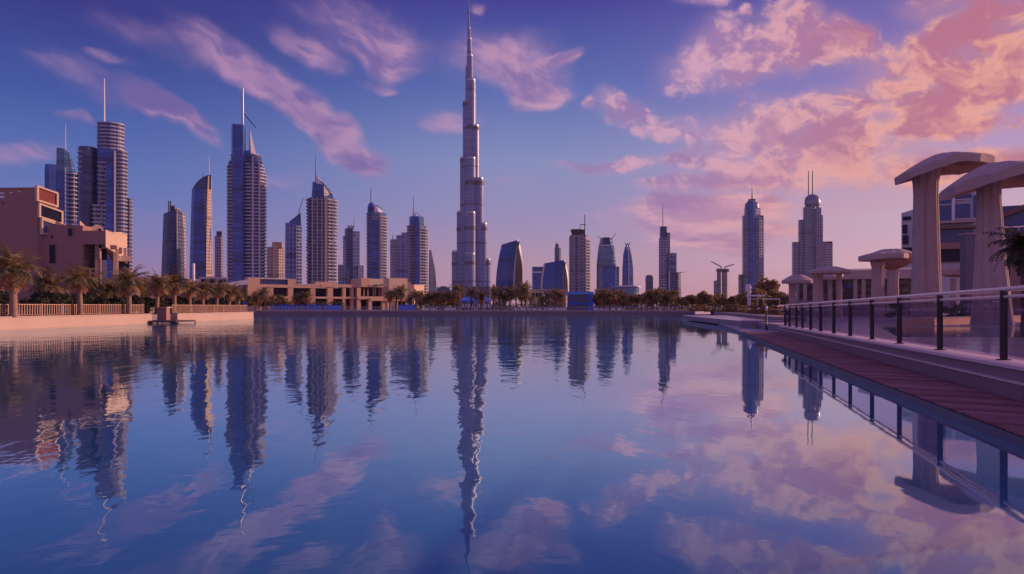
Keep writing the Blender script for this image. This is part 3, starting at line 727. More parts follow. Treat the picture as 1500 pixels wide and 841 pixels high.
def towers_right():
    # big curved sail
    b = Bld('curved_office_building', 'dark curved glass shell with a white edged leaf shaped end, right of the supertall tower', 'office building', 745, 700)
    def shell(b, xl, xr, ytl, ytr, ybot, dep, lean, wf, endw, matg, apex=.62):
        n = 14
        # front shell: left edge curves in towards the top, right edge near vertical
        rows = []
        for i in range(n + 1):
            f = i / n
            l = xl + (lean * f ** 2.2)
            r = xr - 1.6 + 6.4 * f ** 2.0
            yt = lambda x: ybot + (ytl + (ytr - ytl) * ((x - xl - lean) / max(1e-3, (xr - xl - lean))) - ybot)
            bulge = -6 * sin(pi * min(1, .25 + f * .75))
            rows.append((l, r, ybot + (ytl - ybot) * f, ybot + (ytr - ybot) * f, bulge))
        m = MB()
        for i in range(n):
            a, c = rows[i], rows[i + 1]
            q = [(a[0], a[2], a[4] + 4), (a[1], a[3], a[4]), (c[1], c[3], c[4]), (c[0], c[2], c[4] + 4)]
            pts = [(b.X(x), b.Y(dy), b.Z(y)) for x, y, dy in q]
            bk = [(b.X(x), b.Y(dep), b.Z(y)) for x, y, dy in q]
            m.face(pts, [(p[0], p[2]) for p in pts]); m.face(list(reversed(bk)))
            m.face([bk[0], pts[0], pts[3], bk[3]])
        c = rows[-1]; pts = [(b.X(c[0]), b.Y(c[4] + 4), b.Z(c[2])), (b.X(c[1]), b.Y(c[4]), b.Z(c[3])), (b.X(c[1]), b.Y(dep), b.Z(c[3])), (b.X(c[0]), b.Y(dep), b.Z(c[2]))]
        m.face(pts)
        m.obj('glass_shell', matg, b.root)
        return rows
    def leaf(b, name, x0, xm, ytop, ybot, bulge, inset, mat, dy0, dy1):
        """pointed leaf shaped end wall turned to the right: leaning left edge x0, bulging right edge"""
        n = 16; L = []; Rr = []
        for i in range(n + 1):
            f = i / n
            y = ybot + (ytop - ybot) * f
            L.append((x0 + inset + (xm - x0) * f ** 2.0, y))
            Rr.append((x0 + bulge * (1 - f ** 3.2) + (xm - x0) * f ** 2.0 - inset * .6 + .6 * (f >= 1), y))
        m = MB()
        for i in range(n):
            q = [(L[i], dy0), (Rr[i], dy1), (Rr[i + 1], dy1), (L[i + 1], dy0)]
            fr = [(b.X(p[0]), b.Y(d), b.Z(p[1])) for p, d in q]
            bk = [(x + b.Y(.2), y + b.Y(9), z) for x, y, z in fr]
            m.face(fr); m.face(list(reversed(bk)))
            m.face([fr[1], bk[1], bk[2], fr[2]]); m.face([bk[0], fr[0], fr[3], bk[3]])
        return m.obj(name, mat, b.root)
    shell(b, 726, 755, 358, 351, None or 432, 14, 9, 0, 0, facade('sail_glass', (0.03, 0.085, 0.30), (0.03, 0.06, 0.20), 4.0, 30.0, .12, .02, rough=.07, gspec=.6, frough=.15, var=.15), )
    leaf(b, 'leaf_edge', 751.4, 758.6, 349, 432, 14.6, 0, m_white, -7.5, 3)
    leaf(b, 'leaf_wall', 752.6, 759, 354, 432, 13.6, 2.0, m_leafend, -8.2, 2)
    # small hazy stepped tower with mast behind
    b = Bld('office_tower', 'tiny hazy stepped tower with pointed top behind the low curved glass building', 'skyscraper', 817, 1900)
    b.prism('shaft', [(812.4, 0), (814, -3), (819, -3), (821.6, 1), (820, 6), (813, 6)], 363, None, f_dark)
    b.prism('upper_shaft', [(813.4, 0), (815, -2), (818, -2), (818.6, 3), (814, 4)], 357.5, 363, f_dark)
    b.mast('spire', 815.8, 0, 359, 353, .9, .2, m_dmetal)
    # blue box
    b = Bld('office_block', 'square dark blue office block with a pale band, left of the low curved building', 'office block', 786, 1000)
    b.prism('body', [(779.5, 2), (782, -4), (796, -4), (796, 10), (780, 10)], 391, None, f_blue)
    b.box('pale_band', 779.2, 794, 398, 400, -4.6, -3.8, m_white)
    # low curved glass building
    b = Bld('curved_office_building', 'low barrel shaped glass building with pale arched end walls', 'office building', 813, 650)
    n = 12; m = MB(); prof = []
    for i in range(n + 1):
        f = i / n
        prof.append((793.6 + 4.6 * f ** 2.2, 827.0 + 0.0 * f, 432 + (385.5 - 432) * f, 432 + (381 - 432) * f, -9 + 7 * f ** 2))
    for i in range(n):
        a, c = prof[i], prof[i + 1]
        q = [(a[0], a[2], a[4] + 3), (a[1], a[3], a[4]), (c[1], c[3], c[4]), (c[0], c[2], c[4] + 3)]
        fr = [(b.X(x), b.Y(dy), b.Z(y)) for x, y, dy in q]; bk = [(x, b.Y(12), z) for x, y, z in fr]
        m.face(fr, [(p[0], p[2]) for p in fr]); m.face(list(reversed(bk))); m.face([bk[0], fr[0], fr[3], bk[3]])
    m.face([fr[3], fr[2], bk[2], bk[3]])
    m.obj('glass_shell', MATS['sail_glass'], b.root)
    leaf(b, 'arched_edge', 824.4, 826.6, 380, 432, 8.6, 0, m_white, -9.6, 3)
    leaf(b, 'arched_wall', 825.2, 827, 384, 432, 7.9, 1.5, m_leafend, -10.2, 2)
    mm = MB()
    for i in range(n):
        a, c = prof[i], prof[i + 1]
        q = [(a[0] - 1.6, a[2], a[4] + 3.4), (a[0] + .8, a[2], a[4] + 2.2), (c[0] + .8, c[2], c[4] + 2.2), (c[0] - 1.6, c[2], c[4] + 3.4)]
        fr = [(b.X(x), b.Y(dy), b.Z(y)) for x, y, dy in q]; bk = [(x, b.Y(8), z) for x, y, z in fr]
        mm.face(fr); mm.face([bk[0], fr[0], fr[3], bk[3]]); mm.face([fr[1], bk[1], bk[2], fr[2]])
    mm.obj('left_edge', m_cream, b.root)
    # brown banded tower with crown under construction
    b = Bld('apartment_tower', 'brown ribbed tower with ring crown and tower crane still on its roof', 'skyscraper', 849, 920)
    b.prism('shaft', [(834.4, 2), (836, -9), (857.5, -10), (862, 2), (858, 14), (836, 14)], 345, None, f_mauve)
    b.slabs('left_balcony_stack', [(833.2, 2), (835, -9.5), (837, -9.5), (837, 10)], 348, None, 3.6, 0.96, m_slab, jit=.05)
    b.slabs('rib_balcony_stack', [(841, -11.8), (847, -12), (847, -8), (841, -8)], 346, None, 3.6, 0.88, m_slab)
    b.slabs('right_balcony_stack', [(858.4, -10.5), (863, -4), (865.4, 2), (862, 10), (858, 8)], 352, None, 3.6, 1.28, m_slab, jit=.05)
    for x in (840.6, 847.4, 857): b.box('pilaster', x, x + .9, 345, None, -12.6, -9, m_lime)
    b.loft('ring_crown', [(ell(845, 0, 7, 7, 16), 345), (ell(845, 0, 8.6, 8, 16), 340), (ell(845, 0, 9.4, 8.6, 16), 336.4)], m_dark)
    b.box('crown_block', 853, 857, 337, 345, -6, 3, m_dark)
    b.mast('crane_mast', 856.6, -4, 345, 315, .75, .6, m_dmetal)
    b.mast('crane_jib', 849.4, -4, 329, 330, .6, .6, m_dmetal, x1=858)
    b.mast('roof_mast', 849.6, -4, 342, 331, .8, .4, m_dmetal)
    # teal tapering tower
    b = Bld('office_tower', 'teal glass tower with tapering sides, flat top and an unfinished balcony wing', 'skyscraper', 889, 900)
    L = lambda xl, xr: [(xl, 2), (xl + 4, -10), (xr - 4, -10), (xr, 2), (xr - 4, 14), (xl + 4, 14)]
    b.loft('shaft', [(L(873.5, 903), None), (L(874, 902), 385), (L(876.5, 899.6), 362), (L(879.5, 896.6), 349.4)], f_teal)
    b.loft('crown', [(L(877.6, 898.4), 359.6), (L(879.8, 897), 351), (L(880.4, 896), 348.6)], f_dark)
    b.box('white_ring', 877.4, 897.6, 359.4, 360.6, -10.6, 3, m_white)
    b.loft('front_bay', [([(884, -13), (902, -13), (904, -4), (884, -4)], None), ([(885, -12), (901.4, -12), (903, -4), (885, -4)], 389)], f_blue)
    b.slabs('balcony_wing', [(901, -8), (907.6, -4), (907.6, 6), (901, 8)], 389, None, 3.8, 0.8, m_slab)
    b.box('right_edge', 897.5, 899.4, 362, None, -9.4, -7, m_metal)
    b.mast('crane_jib', 896, 0, 350, 342.4, .5, .35, m_dmetal, x1=902.6)
    b.mast('roof_arm', 874.4, 0, 347, 348.6, .3, .4, m_dmetal, x1=881)
    # bird topped tower
    b = Bld('office_tower', 'slim blue bullet shaped tower with a winged finial on top', 'skyscraper', 919.5, 1300)
    S = lambda xl, xr: [(xl, 1), (xl + (xr - xl) * .4, -6), (xr, 1), (xr - 2, 8), (xl + 2, 8)]
    b.loft('shaft', [(S(911, 928), None), (S(911.6, 927.4), 392), (S(913, 924.8), 372), (S(915.4, 922.2), 362), (S(917.6, 920.6), 359)], f_blue)
    b.loft('white_edge', [([(920.6, -7), (921.6, -7), (921.6, -4), (920.6, -4)], None), ([(919.8, -6.4), (920.7, -6.4), (920.7, -3), (919.8, -3)], 366)], m_white)
    w = MB()
    for sgn in (-1, 1):
        w.loft([[(b.X(919 + sgn * .4), b.Y(-.6), b.Z(361)), (b.X(919 + sgn * .4), b.Y(.6), b.Z(361)), (b.X(919 + sgn * .4), b.Y(.6), b.Z(358.6)), (b.X(919 + sgn * .4), b.Y(-.6), b.Z(358.6))],
                [(b.X(919 + sgn * 4.4), b.Y(-.4), b.Z(356.4)), (b.X(919 + sgn * 4.4), b.Y(.4), b.Z(356.4)), (b.X(919 + sgn * 4.8), b.Y(.4), b.Z(355)), (b.X(919 + sgn * 4.8), b.Y(-.4), b.Z(355))]])
    w.tube((b.X(919), 0, b.Z(360)), (b.X(919), 0, b.Z(355.6)), 1.2 * b.kx, .5 * b.kx, 8)
    w.obj('winged_finial', m_dmetal, b.root)
    # saucer roofed building
    b = Bld('round_hall', 'low round hall with a thin saucer roof in front of the blue bullet tower', 'hall', 918, 480)
    b.loft('roof', [(ell(918, 0, 12, 12, 24), 421.6), (ell(918, 0, 21, 18, 24), 420.8), (ell(918, 0, 20.6, 17.6, 24), 419.8), (ell(918, 0, 8, 8, 24), 418)], m_metal)
    b.prism('wall', ell(918, 0, 18, 15, 20), 421.4, None, f_teal)
    # small block
    b = Bld('apartment_block', 'small dark square block standing alone on the right skyline', 'apartment block', 951, 1500)
    b.prism('shaft', [(945.4, 1), (947, -3), (956.6, -3), (957, 6), (946, 6)], 405, None, f_dark)
    b.box('roof_plant', 947, 955, 403, 405, -2, 4, m_dark)
    # setback tower
    b = Bld('office_tower', 'dark stepped tower with tall thin mast and lower right shoulder with jib', 'skyscraper', 981, 1150)
    b.prism('tall_shaft', [(965, 1), (967, -6), (976.5, -6), (978, 2), (976, 10), (966, 10)], 349, None, f_grid)
    b.prism('top_shaft', [(966.4, 1), (968, -5), (976.6, -5), (977.6, 2), (976, 8), (967, 8)], 332, 349, f_dark)
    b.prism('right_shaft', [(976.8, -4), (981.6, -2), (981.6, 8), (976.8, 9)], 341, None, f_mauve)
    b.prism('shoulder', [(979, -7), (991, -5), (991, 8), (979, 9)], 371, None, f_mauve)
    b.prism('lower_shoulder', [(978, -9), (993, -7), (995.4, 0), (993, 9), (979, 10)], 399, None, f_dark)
    b.box('glass_front', 981, 989.4, 374, 396, -7.8, -5, f_steel)
    b.box('pilaster', 979.4, 981.6, 398, None, -10, -7, m_lime)
    b.mast('mast', 971, 0, 334, 298, .7, .3, m_dmetal)
    b.mast('jib', 995, 0, 399.6, 398.6, .4, .3, m_dmetal, x1=1005)
    b.mast('hoist_mast', 996.6, 0, 440, 398.6, .5, .4, m_dmetal)
    # two under construction
    b = Bld('unfinished_tower', 'pair of unfinished concrete towers with two spread crane jibs', 'construction site', 1059, 1600)
    b.prism('left_shaft', [(1050, 1), (1052, -3), (1056, -3), (1056.6, 5), (1051, 5)], 394, None, f_conc)
    b.prism('right_shaft', [(1057.4, 1), (1059, -4), (1065, -4), (1066.6, 5), (1059, 5)], 396, None, f_conc)
    b.prism('low_block', [(1045.4, 1), (1047, -3), (1051, -3), (1051, 5), (1046, 5)], 411, None, f_mauve)
    b.slabs('formwork', [(1056, 1), (1058, -5), (1066, -5), (1069, 1), (1060, 6)], 394, 398.5, 2.6, 1.2, m_dark)
    b.slabs('formwork', [(1048.6, 1), (1050, -4), (1056, -4), (1057, 4)], 393, 398, 2.6, 1.2, m_dark)
    b.mast('crane_jib', 1056.4, 0, 391, 382.6, .8, .7, m_dmetal, x1=1041.6)
    b.mast('crane_jib', 1062, 0, 391.4, 387.2, .8, .7, m_dmetal, x1=1075.6)
    b.mast('crane_mast', 1056.4, 0, 396, 390, .8, .8, m_dmetal)
    b.mast('crane_mast', 1062, 0, 398, 390.6, .8, .8, m_dmetal)
    # domed ribbed tower
    b = Bld('apartment_tower', 'ribbed violet tower with stepped rounded shoulders and a single short spire', 'skyscraper', 1102, 1150)
    b.prism('shaft', [(1087, 2), (1089, -8), (1104, -10), (1118.6, 2), (1114, 14), (1090, 14)], 316, None, f_fins)
    b.prism('front_bay', [(1096, -12), (1103, -13), (1107, -9), (1098, -6)], 296, None, f_blue)
    b.slabs('balcony_bay', [(1107, -9.5), (1113, -6), (1114, 0), (1107, 0)], 318, None, 3.8, 1.04, m_slabw)
    b.prism('right_bay', [(1112, -6), (1119, 1), (1117, 10), (1112, 8)], 322, None, f_grid)
    b.prism('upper_shaft', [(1090, 2), (1092, -7), (1105, -8), (1114, 2), (1110, 12), (1092, 12)], 305, 317, f_fins)
    b.loft('crown', [(ell(1101.6, 0, 10.8, 9, 20), 305), (ell(1101.4, 0, 10.2, 8.6, 20), 299.5), (ell(1101.2, 0, 7.4, 6.4, 20), 296)], f_fins)
    b.prism('crown_drum', ell(1101.6, 0, 5.8, 5, 16), 292, 296, f_dark)
    b.prism('crown_ring', ell(1101.8, 0, 6.8, 5.8, 16), 294.4, 295.4, m_metal)
    b.loft('spire', [(ell(1102, 0, 1.5, 1.5, 8), 292), (ell(1102, 0, .8, .8, 8), 280), (ell(1101.6, 0, .25, .25, 8), 269)], m_dmetal)
    b.prism('low_wing', [(1081.4, 2), (1083, -4), (1087, -4), (1087, 8), (1082, 8)], 402, None, f_mauve)
    b.box('billboard_frame', 1092.4, 1097.6, 417, 432, -15, -13.5, m_white)
    # twin mast tower
    b = Bld('hotel_tower', 'broad stepped violet tower with round cap and two tall thin masts', 'skyscraper', 1190, 1200)
    b.prism('centre_shaft', [(1176, 0), (1178, -10), (1194, -11), (1197, 0), (1194, 14), (1178, 14)], 304, None, f_fins)
    b.prism('right_shaft', [(1193.6, -7), (1205.4, -3), (1205.4, 10), (1194, 13)], 316, None, f_mauve)
    b.prism('right_step', [(1194, -6), (1203, -4), (1203, 8), (1194, 10)], 305, 317, f_fins)
    b.prism('left_shaft', [(1169, 1), (1171, -7), (1177, -8), (1177, 10), (1170, 10)], 322, None, f_fins)
    b.prism('left_wing', [(1159.6, 2), (1162, -8), (1170, -9), (1171, 10), (1160, 10)], 356, None, f_fins)
    b.prism('right_wing', [(1195, -12), (1208, -11), (1219.4, -2), (1217, 10), (1196, 12)], 357, None, f_mauve)
    b.slabs('balcony_bay', [(1188, -12.6), (1194, -12.4), (1194, -8), (1188, -8)], 308, None, 3.8, 0.96, m_slab)
    b.box('left_roof_slab', 1160, 1170, 354.4, 355.6, -7, 6, m_dmetal)
    b.box('right_roof_slab', 1205, 1219, 355, 356.4, -8, 6, m_dmetal)
    b.loft('round_cap', [(ell(1190, 0, 10, 9, 24), 304), (ell(1190, 0, 11.6, 10, 24), 300), (ell(1190, 0, 11.8, 10, 24), 296), (ell(1190, 0, 10.6, 9, 24), 290), (ell(1189.6, 0, 6.4, 6, 24), 286), (ell(1189.4, 0, 2, 2, 24), 284.8)], f_fins, smooth=True)
    b.prism('cap_ring', ell(1190, 0, 12.1, 10.3, 24), 296.4, 297.4, m_metal)
    b.mast('mast', 1184.4, -2, 288, 250.6, .95, .7, m_dmetal)
    b.mast('mast', 1190.4, -2, 286, 250.6, .95, .7, m_dmetal)
towers(); supertall(); towers_right()

# ------------------------------------------------------------------ plants
def palm_proto(name, h, r0, nf, L, nl, seed, dry=True, mats=None):
    """trunk, green crown and a skirt of dry fronds; each frond is a bent rib with leaflets"""
    rnd = random.Random(seed)
    mf, md, mb = mats or (m_frond, m_dry, m_bark)
    root = empty(name, (0, 0, 0))
    t = MB(); n = 10; rings = []; k = 26 if h > 2.5 else 12
    for i in range(k + 1):
        f = i / k
        r = r0 * (1.15 - 0.35 * f + .25 * max(0, .08 - f) / .08) * (1 + (.07 if i % 2 else -.05))
        rings.append([(r * cos(2 * pi * j / n) + .1 * sin(f * 2.2 + seed), r * sin(2 * pi * j / n) + .06 * sin(f * 3 + seed * 2), h * f) for j in range(n)])
    t.loft(rings, True, 0, True)
    t.obj('trunk', mb, root)
    top = Vector((.1 * sin(2.2 + seed), .06 * sin(3 + seed * 2), h))
    def frond(b, az, e0, bend, Lf, wid, mi=0):
        p = top + Vector((0, 0, rnd.uniform(-.08, .12))); e = e0
        seg = nl; ds = Lf / seg
        d_out = Vector((cos(az), sin(az), 0)); side = Vector((-sin(az), cos(az), 0))
        for i in range(seg):
            f = (i + .5) / seg
            d = d_out * cos(e) + Vector((0, 0, sin(e)))
            q = p + d * ds
            up = side.cross(d)
            b.face([p - side * .025, q - side * .02, q + side * .02, p + side * .025], None, mi)
            w = wid * (sin(pi * min(1, f * .82 + .16)) ** .7) * rnd.uniform(.85, 1.1)
            for sg in (-1, 1):
                tip = p + d * (w * .55) + side * sg * w * .8 - up * w * rnd.uniform(-.35, .15) + Vector((0, 0, -w * .28))
                b.face([p, p + d * ds * .62, tip, tip - d * .03], None, mi)
            p = q; e -= bend / seg * (1 + f)
    c = MB()
    for i in range(nf):
        f = i / nf
        frond(c, i * 2.39996 + rnd.uniform(-.3, .3), R(84 - 98 * f + rnd.uniform(-11, 11)), R(56 + rnd.uniform(-18, 28)), L * rnd.uniform(.72, 1.14), L * .25, 1 if rnd.random() < .25 + .35 * f else 0)
    c.obj('crown', [mf, m_frondd if mf is m_frond else mf], root)
    if dry:
        s = MB()
        for i in range(int(nf * .55)):
            frond(s, i * 2.39996 + 1.1, R(-22 - 42 * rnd.random()), R(30), L * rnd.uniform(.5, .78), L * .24)
        s.obj('dry_skirt', md, root)
    return root
def leaf_cloud(b, c, rx, ry, rz, n, size, rnd):
    for i in range(n):
        while True:
            v = Vector((rnd.uniform(-1, 1), rnd.uniform(-1, 1), rnd.uniform(-1, 1)))
            if .25 < v.length < 1: break
        p = Vector((c[0] + v.x * rx, c[1] + v.y * ry, c[2] + v.z * rz))
        a = Vector((rnd.gauss(0, 1), rnd.gauss(0, 1), rnd.gauss(0, .7))).normalized(); o = a.orthogonal().normalized()
        o = Matrix.Rotation(rnd.uniform(0, 6.28), 3, a) @ o; q = a.cross(o); s = size * rnd.uniform(.6, 1.3)
        b.face([p - o * s, p - q * s * .5, p + o * s, p + q * s * .5])
def tree_proto(name, h, r, seed, nleaf=900, size=.2, mat=None, trunk=True, th=.4):
    rnd = random.Random(seed)
    root = empty(name, (0, 0, 0))
    t = MB(); b = MB()
    if trunk: t.tube((0, 0, 0), (.05, 0, h * th), .13, .09, 8)
    nb = 7
    for i in range(nb):
        a = i * 2.4 + rnd.uniform(-.3, .3); rr = r * rnd.uniform(.25, .62)
        zc = h * (th + .12 + (1 - th - .2) * rnd.random())
        c = (rr * cos(a), rr * sin(a), zc)
        if trunk: t.tube((.05, 0, h * th * .95), c, .06, .025, 5)
        leaf_cloud(b, c, r * rnd.uniform(.35, .6), r * rnd.uniform(.35, .6), h * rnd.uniform(.13, .22), nleaf // nb, size, rnd)
    if trunk: t.obj('trunk', m_trunk, root)
    b.obj('crown' if trunk else 'foliage', mat or m_leaf, root)
    return root

def left_bank():
    WX = -42.9
    # bank walls of the pool
    b = MB()
    pr = [(-43.3, -.4), (-42.3, -.4), (-42.3, .06), (-42.42, .08), (-42.42, 1.04), (-42.36, 1.06), (-42.36, 1.16), (-43.3, 1.16)]
    def strip(y0, y1, dx):
        m = MB(); m.loft([[(x + dx, y0, z) for x, z in pr], [(x + dx, y1, z) for x, z in pr]])
        return m
    o = strip(-40, 88.5, 0).obj('bank_wall', m_conc)
    tag(o, 'long pale concrete pool wall under the left palms, from the frame edge to the jetty', 'wall')
    o = strip(93.2, 120.6, .9).obj('bank_wall', m_conc)
    tag(o, 'short pale concrete pool wall between the jetty and the far left corner', 'wall')
    # jetty with ticket stand
    j = tag(empty('jetty', (-42, 90.8, 0)), 'low dark timber jetty at the gap between the two pale pool walls', 'jetty')
    m = MB(); m.box(-1.3, 2.8, -3.2, 2.2, .14, .34); m.obj('deck', m_dark, j)
    for px_, py_ in ((2.9, -2.9), (2.9, 1.9), (.5, -2.9)):
        m = MB(); m.tube((px_, py_, -.6), (px_, py_, .14), .09, .09, 8); m.obj('leg', m_dmetal, j)
    k = tag(empty('jetty_kiosk', (-42.4, 91.4, .34)), 'small tan boxy kiosk standing on the jetty', 'kiosk')
    m = MB(); m.box(-.55, .55, -.5, .5, 0, 1.5); m.obj('cabinet', m_sand, k)
    m = MB(); m.box(-.7, .7, -.65, .65, 1.5, 1.6); m.obj('roof', m_cream, k)
    # fences
    def fence(y0, y1, x, label):
        f = tag(empty('baluster_fence', (x, (y0 + y1) / 2, 1.16)), label, 'fence')
        h = (y1 - y0) / 2
        m = MB(); m.box(-.03, .03, -h, h, 1.0, 1.05); m.obj('top_rail', m_mall, f)
        m = MB(); m.box(-.025, .025, -h, h, .08, .13); m.obj('bottom_rail', m_sand, f)
        m = MB(); y = -h + .1
        while y < h:
            m.box(-.03, .03, y, y + .075, .13, 1.0); y += .36
        o = m.obj('balusters', m_mall, f); o['kind'] = 'stuff'
        y = -h
        while y <= h + .01:
            m = MB(); m.box(-.06, .06, y - .06, y + .06, 0, 1.12); m.obj('post', m_sand, f); y += 2 * h / round(2 * h / 3.2)
    fence(34, 88, -43.2, 'long brown baluster fence on the pool wall in front of the sandstone building')
    fence(93.6, 120, -42.35, 'short brown baluster fence on the pool wall beyond the jetty')
    # palms on the wall
    A = palm_proto('date_palm', 3.75, .27, 48, 2.6, 13, 3)
    B = palm_proto('date_palm', 3.7, .25, 44, 2.3, 12, 8)
    spots = [  # px, d, extra x, proto, scale, label
        (20, 64, 0, A, 1.06, 'largest palm with a red brown dry skirt at the left edge of the fence'),
        (116, 74, 0, B, .98, 'palm with thick bare trunk in front of the tall narrow window of the sandstone building'),
        (189, 83.6, 0, A, .98, 'palm in front of the lit right corner of the sandstone building'),
        (231, 92, -1.6, B, .98, 'palm standing behind the jetty, left of the kiosk'),
        (256, 95.5, 0, B, 1.02, 'first palm of the wall beyond the jetty, with the fullest crown'),
        (277.5, 100, .6, B, .88, 'second palm along the wall beyond the jetty'),
        (297.5, 104, .6, A, .86, 'third palm along the wall beyond the jetty'),
        (317.5, 109, .6, B, .88, 'fourth palm along the wall beyond the jetty'),
        (335, 113.4, .6, A, .84, 'fifth palm along the wall beyond the jetty, last but one'),
        (350, 117.6, .6, B, .76, 'smallest and last palm at the far end of the left wall'),
    ]
    for i, (px, d, dx, pr_, sc, lab) in enumerate(spots):
        x = (px - 750) / F * d
        if i == 0 or i == 1:
            o = pr_; o.location = (x, d, 1.14); o.scale = (sc,) * 3; o.rotation_euler = (0, 0, i * .7)
            tag(o, lab, 'palm tree', 'date palms along the left pool wall')
        else:
            dup(pr_, (x, d, 1.14), i * 1.3, sc, lab, 'date palms along the left pool wall')
    C = palm_proto('date_palm', 3.3, .22, 50, 2.5, 12, 21, dry=False)
    back = [(2, 74, 1.28, 'tall palm rising behind the largest palm at the left edge'),
            (73, 78, .98, 'bushy palm with dark trunk behind the fence, left of the tall narrow window'),
            (131, 84, .95, 'slim palm behind the fence just left of the dark portal window'),
            (163, 86, .86, 'shaded palm behind the fence below the building portal'),
            (212, 98, .9, 'palm behind the fence right of the sandstone building'),
            (242, 106, .85, 'shaded palm behind the jetty kiosk')]
    for i, (px, d, sc, lab) in enumerate(back):
        x = (px - 750) / F * d
        if i == 0:
            o = C; o.location = (x, d, 1.0); o.scale = (sc,) * 3
            tag(o, lab, 'palm tree', 'palms behind the left fence')
        else: dup(C, (x, d, 1.0), i * 2.1, sc, lab, 'palms behind the left fence')
    # shrubs
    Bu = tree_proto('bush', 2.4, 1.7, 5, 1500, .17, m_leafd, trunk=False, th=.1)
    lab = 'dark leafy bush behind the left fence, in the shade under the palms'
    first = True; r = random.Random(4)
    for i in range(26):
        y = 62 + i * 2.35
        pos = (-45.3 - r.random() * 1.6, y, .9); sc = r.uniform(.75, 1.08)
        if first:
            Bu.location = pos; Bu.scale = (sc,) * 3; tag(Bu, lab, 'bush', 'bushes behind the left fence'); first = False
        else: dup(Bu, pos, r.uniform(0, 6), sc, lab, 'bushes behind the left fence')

def sandstone_building():
    b = Bld('sandstone_building', 'sandstone building with stacked cream window boxes and a terracotta panel at the left', 'building', 95, 90)
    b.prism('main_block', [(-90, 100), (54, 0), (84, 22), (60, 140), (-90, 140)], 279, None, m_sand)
    pr = MB(); pr.prism(b.P([(-90, 99), (54, -.8), (55.5, 0), (-88, 102)]), b.Z(279), b.Z(277.4)); pr.obj('parapet', m_sand, b.root)
    b.prism('front_block', [(58, 10), (121, -24), (139, 6), (76, 40)], 331, None, m_sand)
    b.prism('front_block', [(100, -13), (154.4, -40), (160, 20), (104, 30)], 338.5, 358.5, m_sand)
    # window boxes on the right face, stepping out downwards
    def wbox(x0, x1, yt0, yt1, yb0, yb1, y0d, mat_in, fw=2.4):
        d0, d1 = y0d, y0d + (x1 - x0) * .62
        A0 = (x0, d0); A1 = (x1, d1)
        P = lambda f, y, off: (b.X(x0 + (x1 - x0) * f) + off * b.kx * .6, b.Y(d0 + (d1 - d0) * f) - off * b.kx * .8, b.Z(y))
        def ring(off, ins):
            fx = ins / (x1 - x0)
            return [P(fx, yb0 + (yb1 - yb0) * fx - ins, off), P(1 - fx, yb1 - (yb1 - yb0) * fx - ins, off), P(1 - fx, yt1 - (yt1 - yt0) * fx + ins, off), P(fx, yt0 + (yt1 - yt0) * fx + ins, off)]
        o0 = ring(3.2, 0); o1 = ring(3.2, fw); bk = ring(-2.5, 0); bi = ring(1.2, fw)
        m = MB()
        for i in range(4):
            j = (i + 1) % 4
            m.face([o0[i], o0[j], o1[j], o1[i]]); m.face([bk[i], bk[j], o0[j], o0[i]]); m.face([o1[i], o1[j], bi[j], bi[i]])
        fr = m.obj('window_box', m_cream, b.root)
        m = MB(); m.face(bi); m.obj('panel' if mat_in is m_red else 'pane', mat_in, fr)
        return fr
    wbox(53.5, 84, 274.5, 281.5, 297, 303, -2, m_red)
    w2 = wbox(56.5, 91, 299.5, 308, 320.5, 328, -1, m_win)
    w3 = wbox(60, 95, 322, 331, 345, 341, 0, m_winb, 1.8)
    b.loft('window_slab', [([(61, -4), (94, 17), (94, 24), (61, 6)], [324, 331.5, 331.5, 324]), ([(63, -4), (95.5, 17), (95.5, 24), (62, 6)], [320, 327.6, 327.6, 320])], m_cream)
    def win(name, x0, x1, yt, yb, dy, mat=m_win, slope=-.54):
        m = MB()
        m.prism(b.P([(x0, dy), (x1, dy + (x1 - x0) * slope), (x1, dy + (x1 - x0) * slope + 2), (x0, dy + 2)]), b.Z(yb), b.Z(yt))
        o = m.obj(name, mat, b.root)
        f = MB()
        for (a, c, t, u) in ((x0 - .9, x0, yt - .9, yb), (x1, x1 + .9, yt - .9, yb), (x0, x1, yt - .9, yt)):
            f.prism(b.P([(a, dy - .5 + (a - x0) * slope), (c, dy - .5 + (c - x0) * slope), (c, dy + 1.6 + (c - x0) * slope), (a, dy + 1.6 + (a - x0) * slope)]), b.Z(u), b.Z(t))
        f.obj('frame', m_sand, o)
        return o
    win('window', 99.6, 105.6, 335.4, 346.4, -13.8, m_win, -.5)
    win('narrow_window', 72.6, 81.4, 359.4, 386, 1.5)
    win('vent_window', 74.6, 78, 345.4, 349.6, .4)
    # portal
    b.box('portal_back', 118, 158, 358.5, None, -4, 16, m_dark)
    win('portal_window', 123, 138.6, 360.4, 390, -6.2, m_win, 0)
    b.box('window_bar', 123, 138.6, 370, 370.8, -6.8, -6.2, m_sand)
    b.box('window_bar', 130.4, 131.2, 360.6, 390, -7.0, -6.2, m_sand)
    b.box('pier', 119.4, 122.6, 358.5, None, -23, -4, m_sand)
    b.box('pier', 139.2, 144.6, 358.6, None, -31, -20, m_sand)
    b.prism('column', ell(146.6, -31, 1.7, 1.7, 12), 363.5, 379, m_cream, smooth=True)
    b.prism('column', ell(146.6, -29, 2.4, 2.4, 12), 378.6, None, m_sand, smooth=True)
    b.box('portal_lintel', 149, 171, 358.6, 364, -35, -20, m_sand)
    b.box('portal_pier', 166.6, 172.6, 358.6, None, -28, -12, m_mall)
    b.box('portal_glass', 150, 158, 380, None, -12, -10, m_metal)
    # corner block towards the sun, its lit tone put into the paler cream
    b.loft('corner_block', [([(154.6, -41), (173, -25), (189, -10), (170, 30), (156, 20)], [362, 371, 384, 384, 362]), ([(154.6, -41), (173, -25), (189, -10), (170, 30), (156, 20)], [338.4, 339.6, 340.6, 340.6, 338.4])], m_cream)
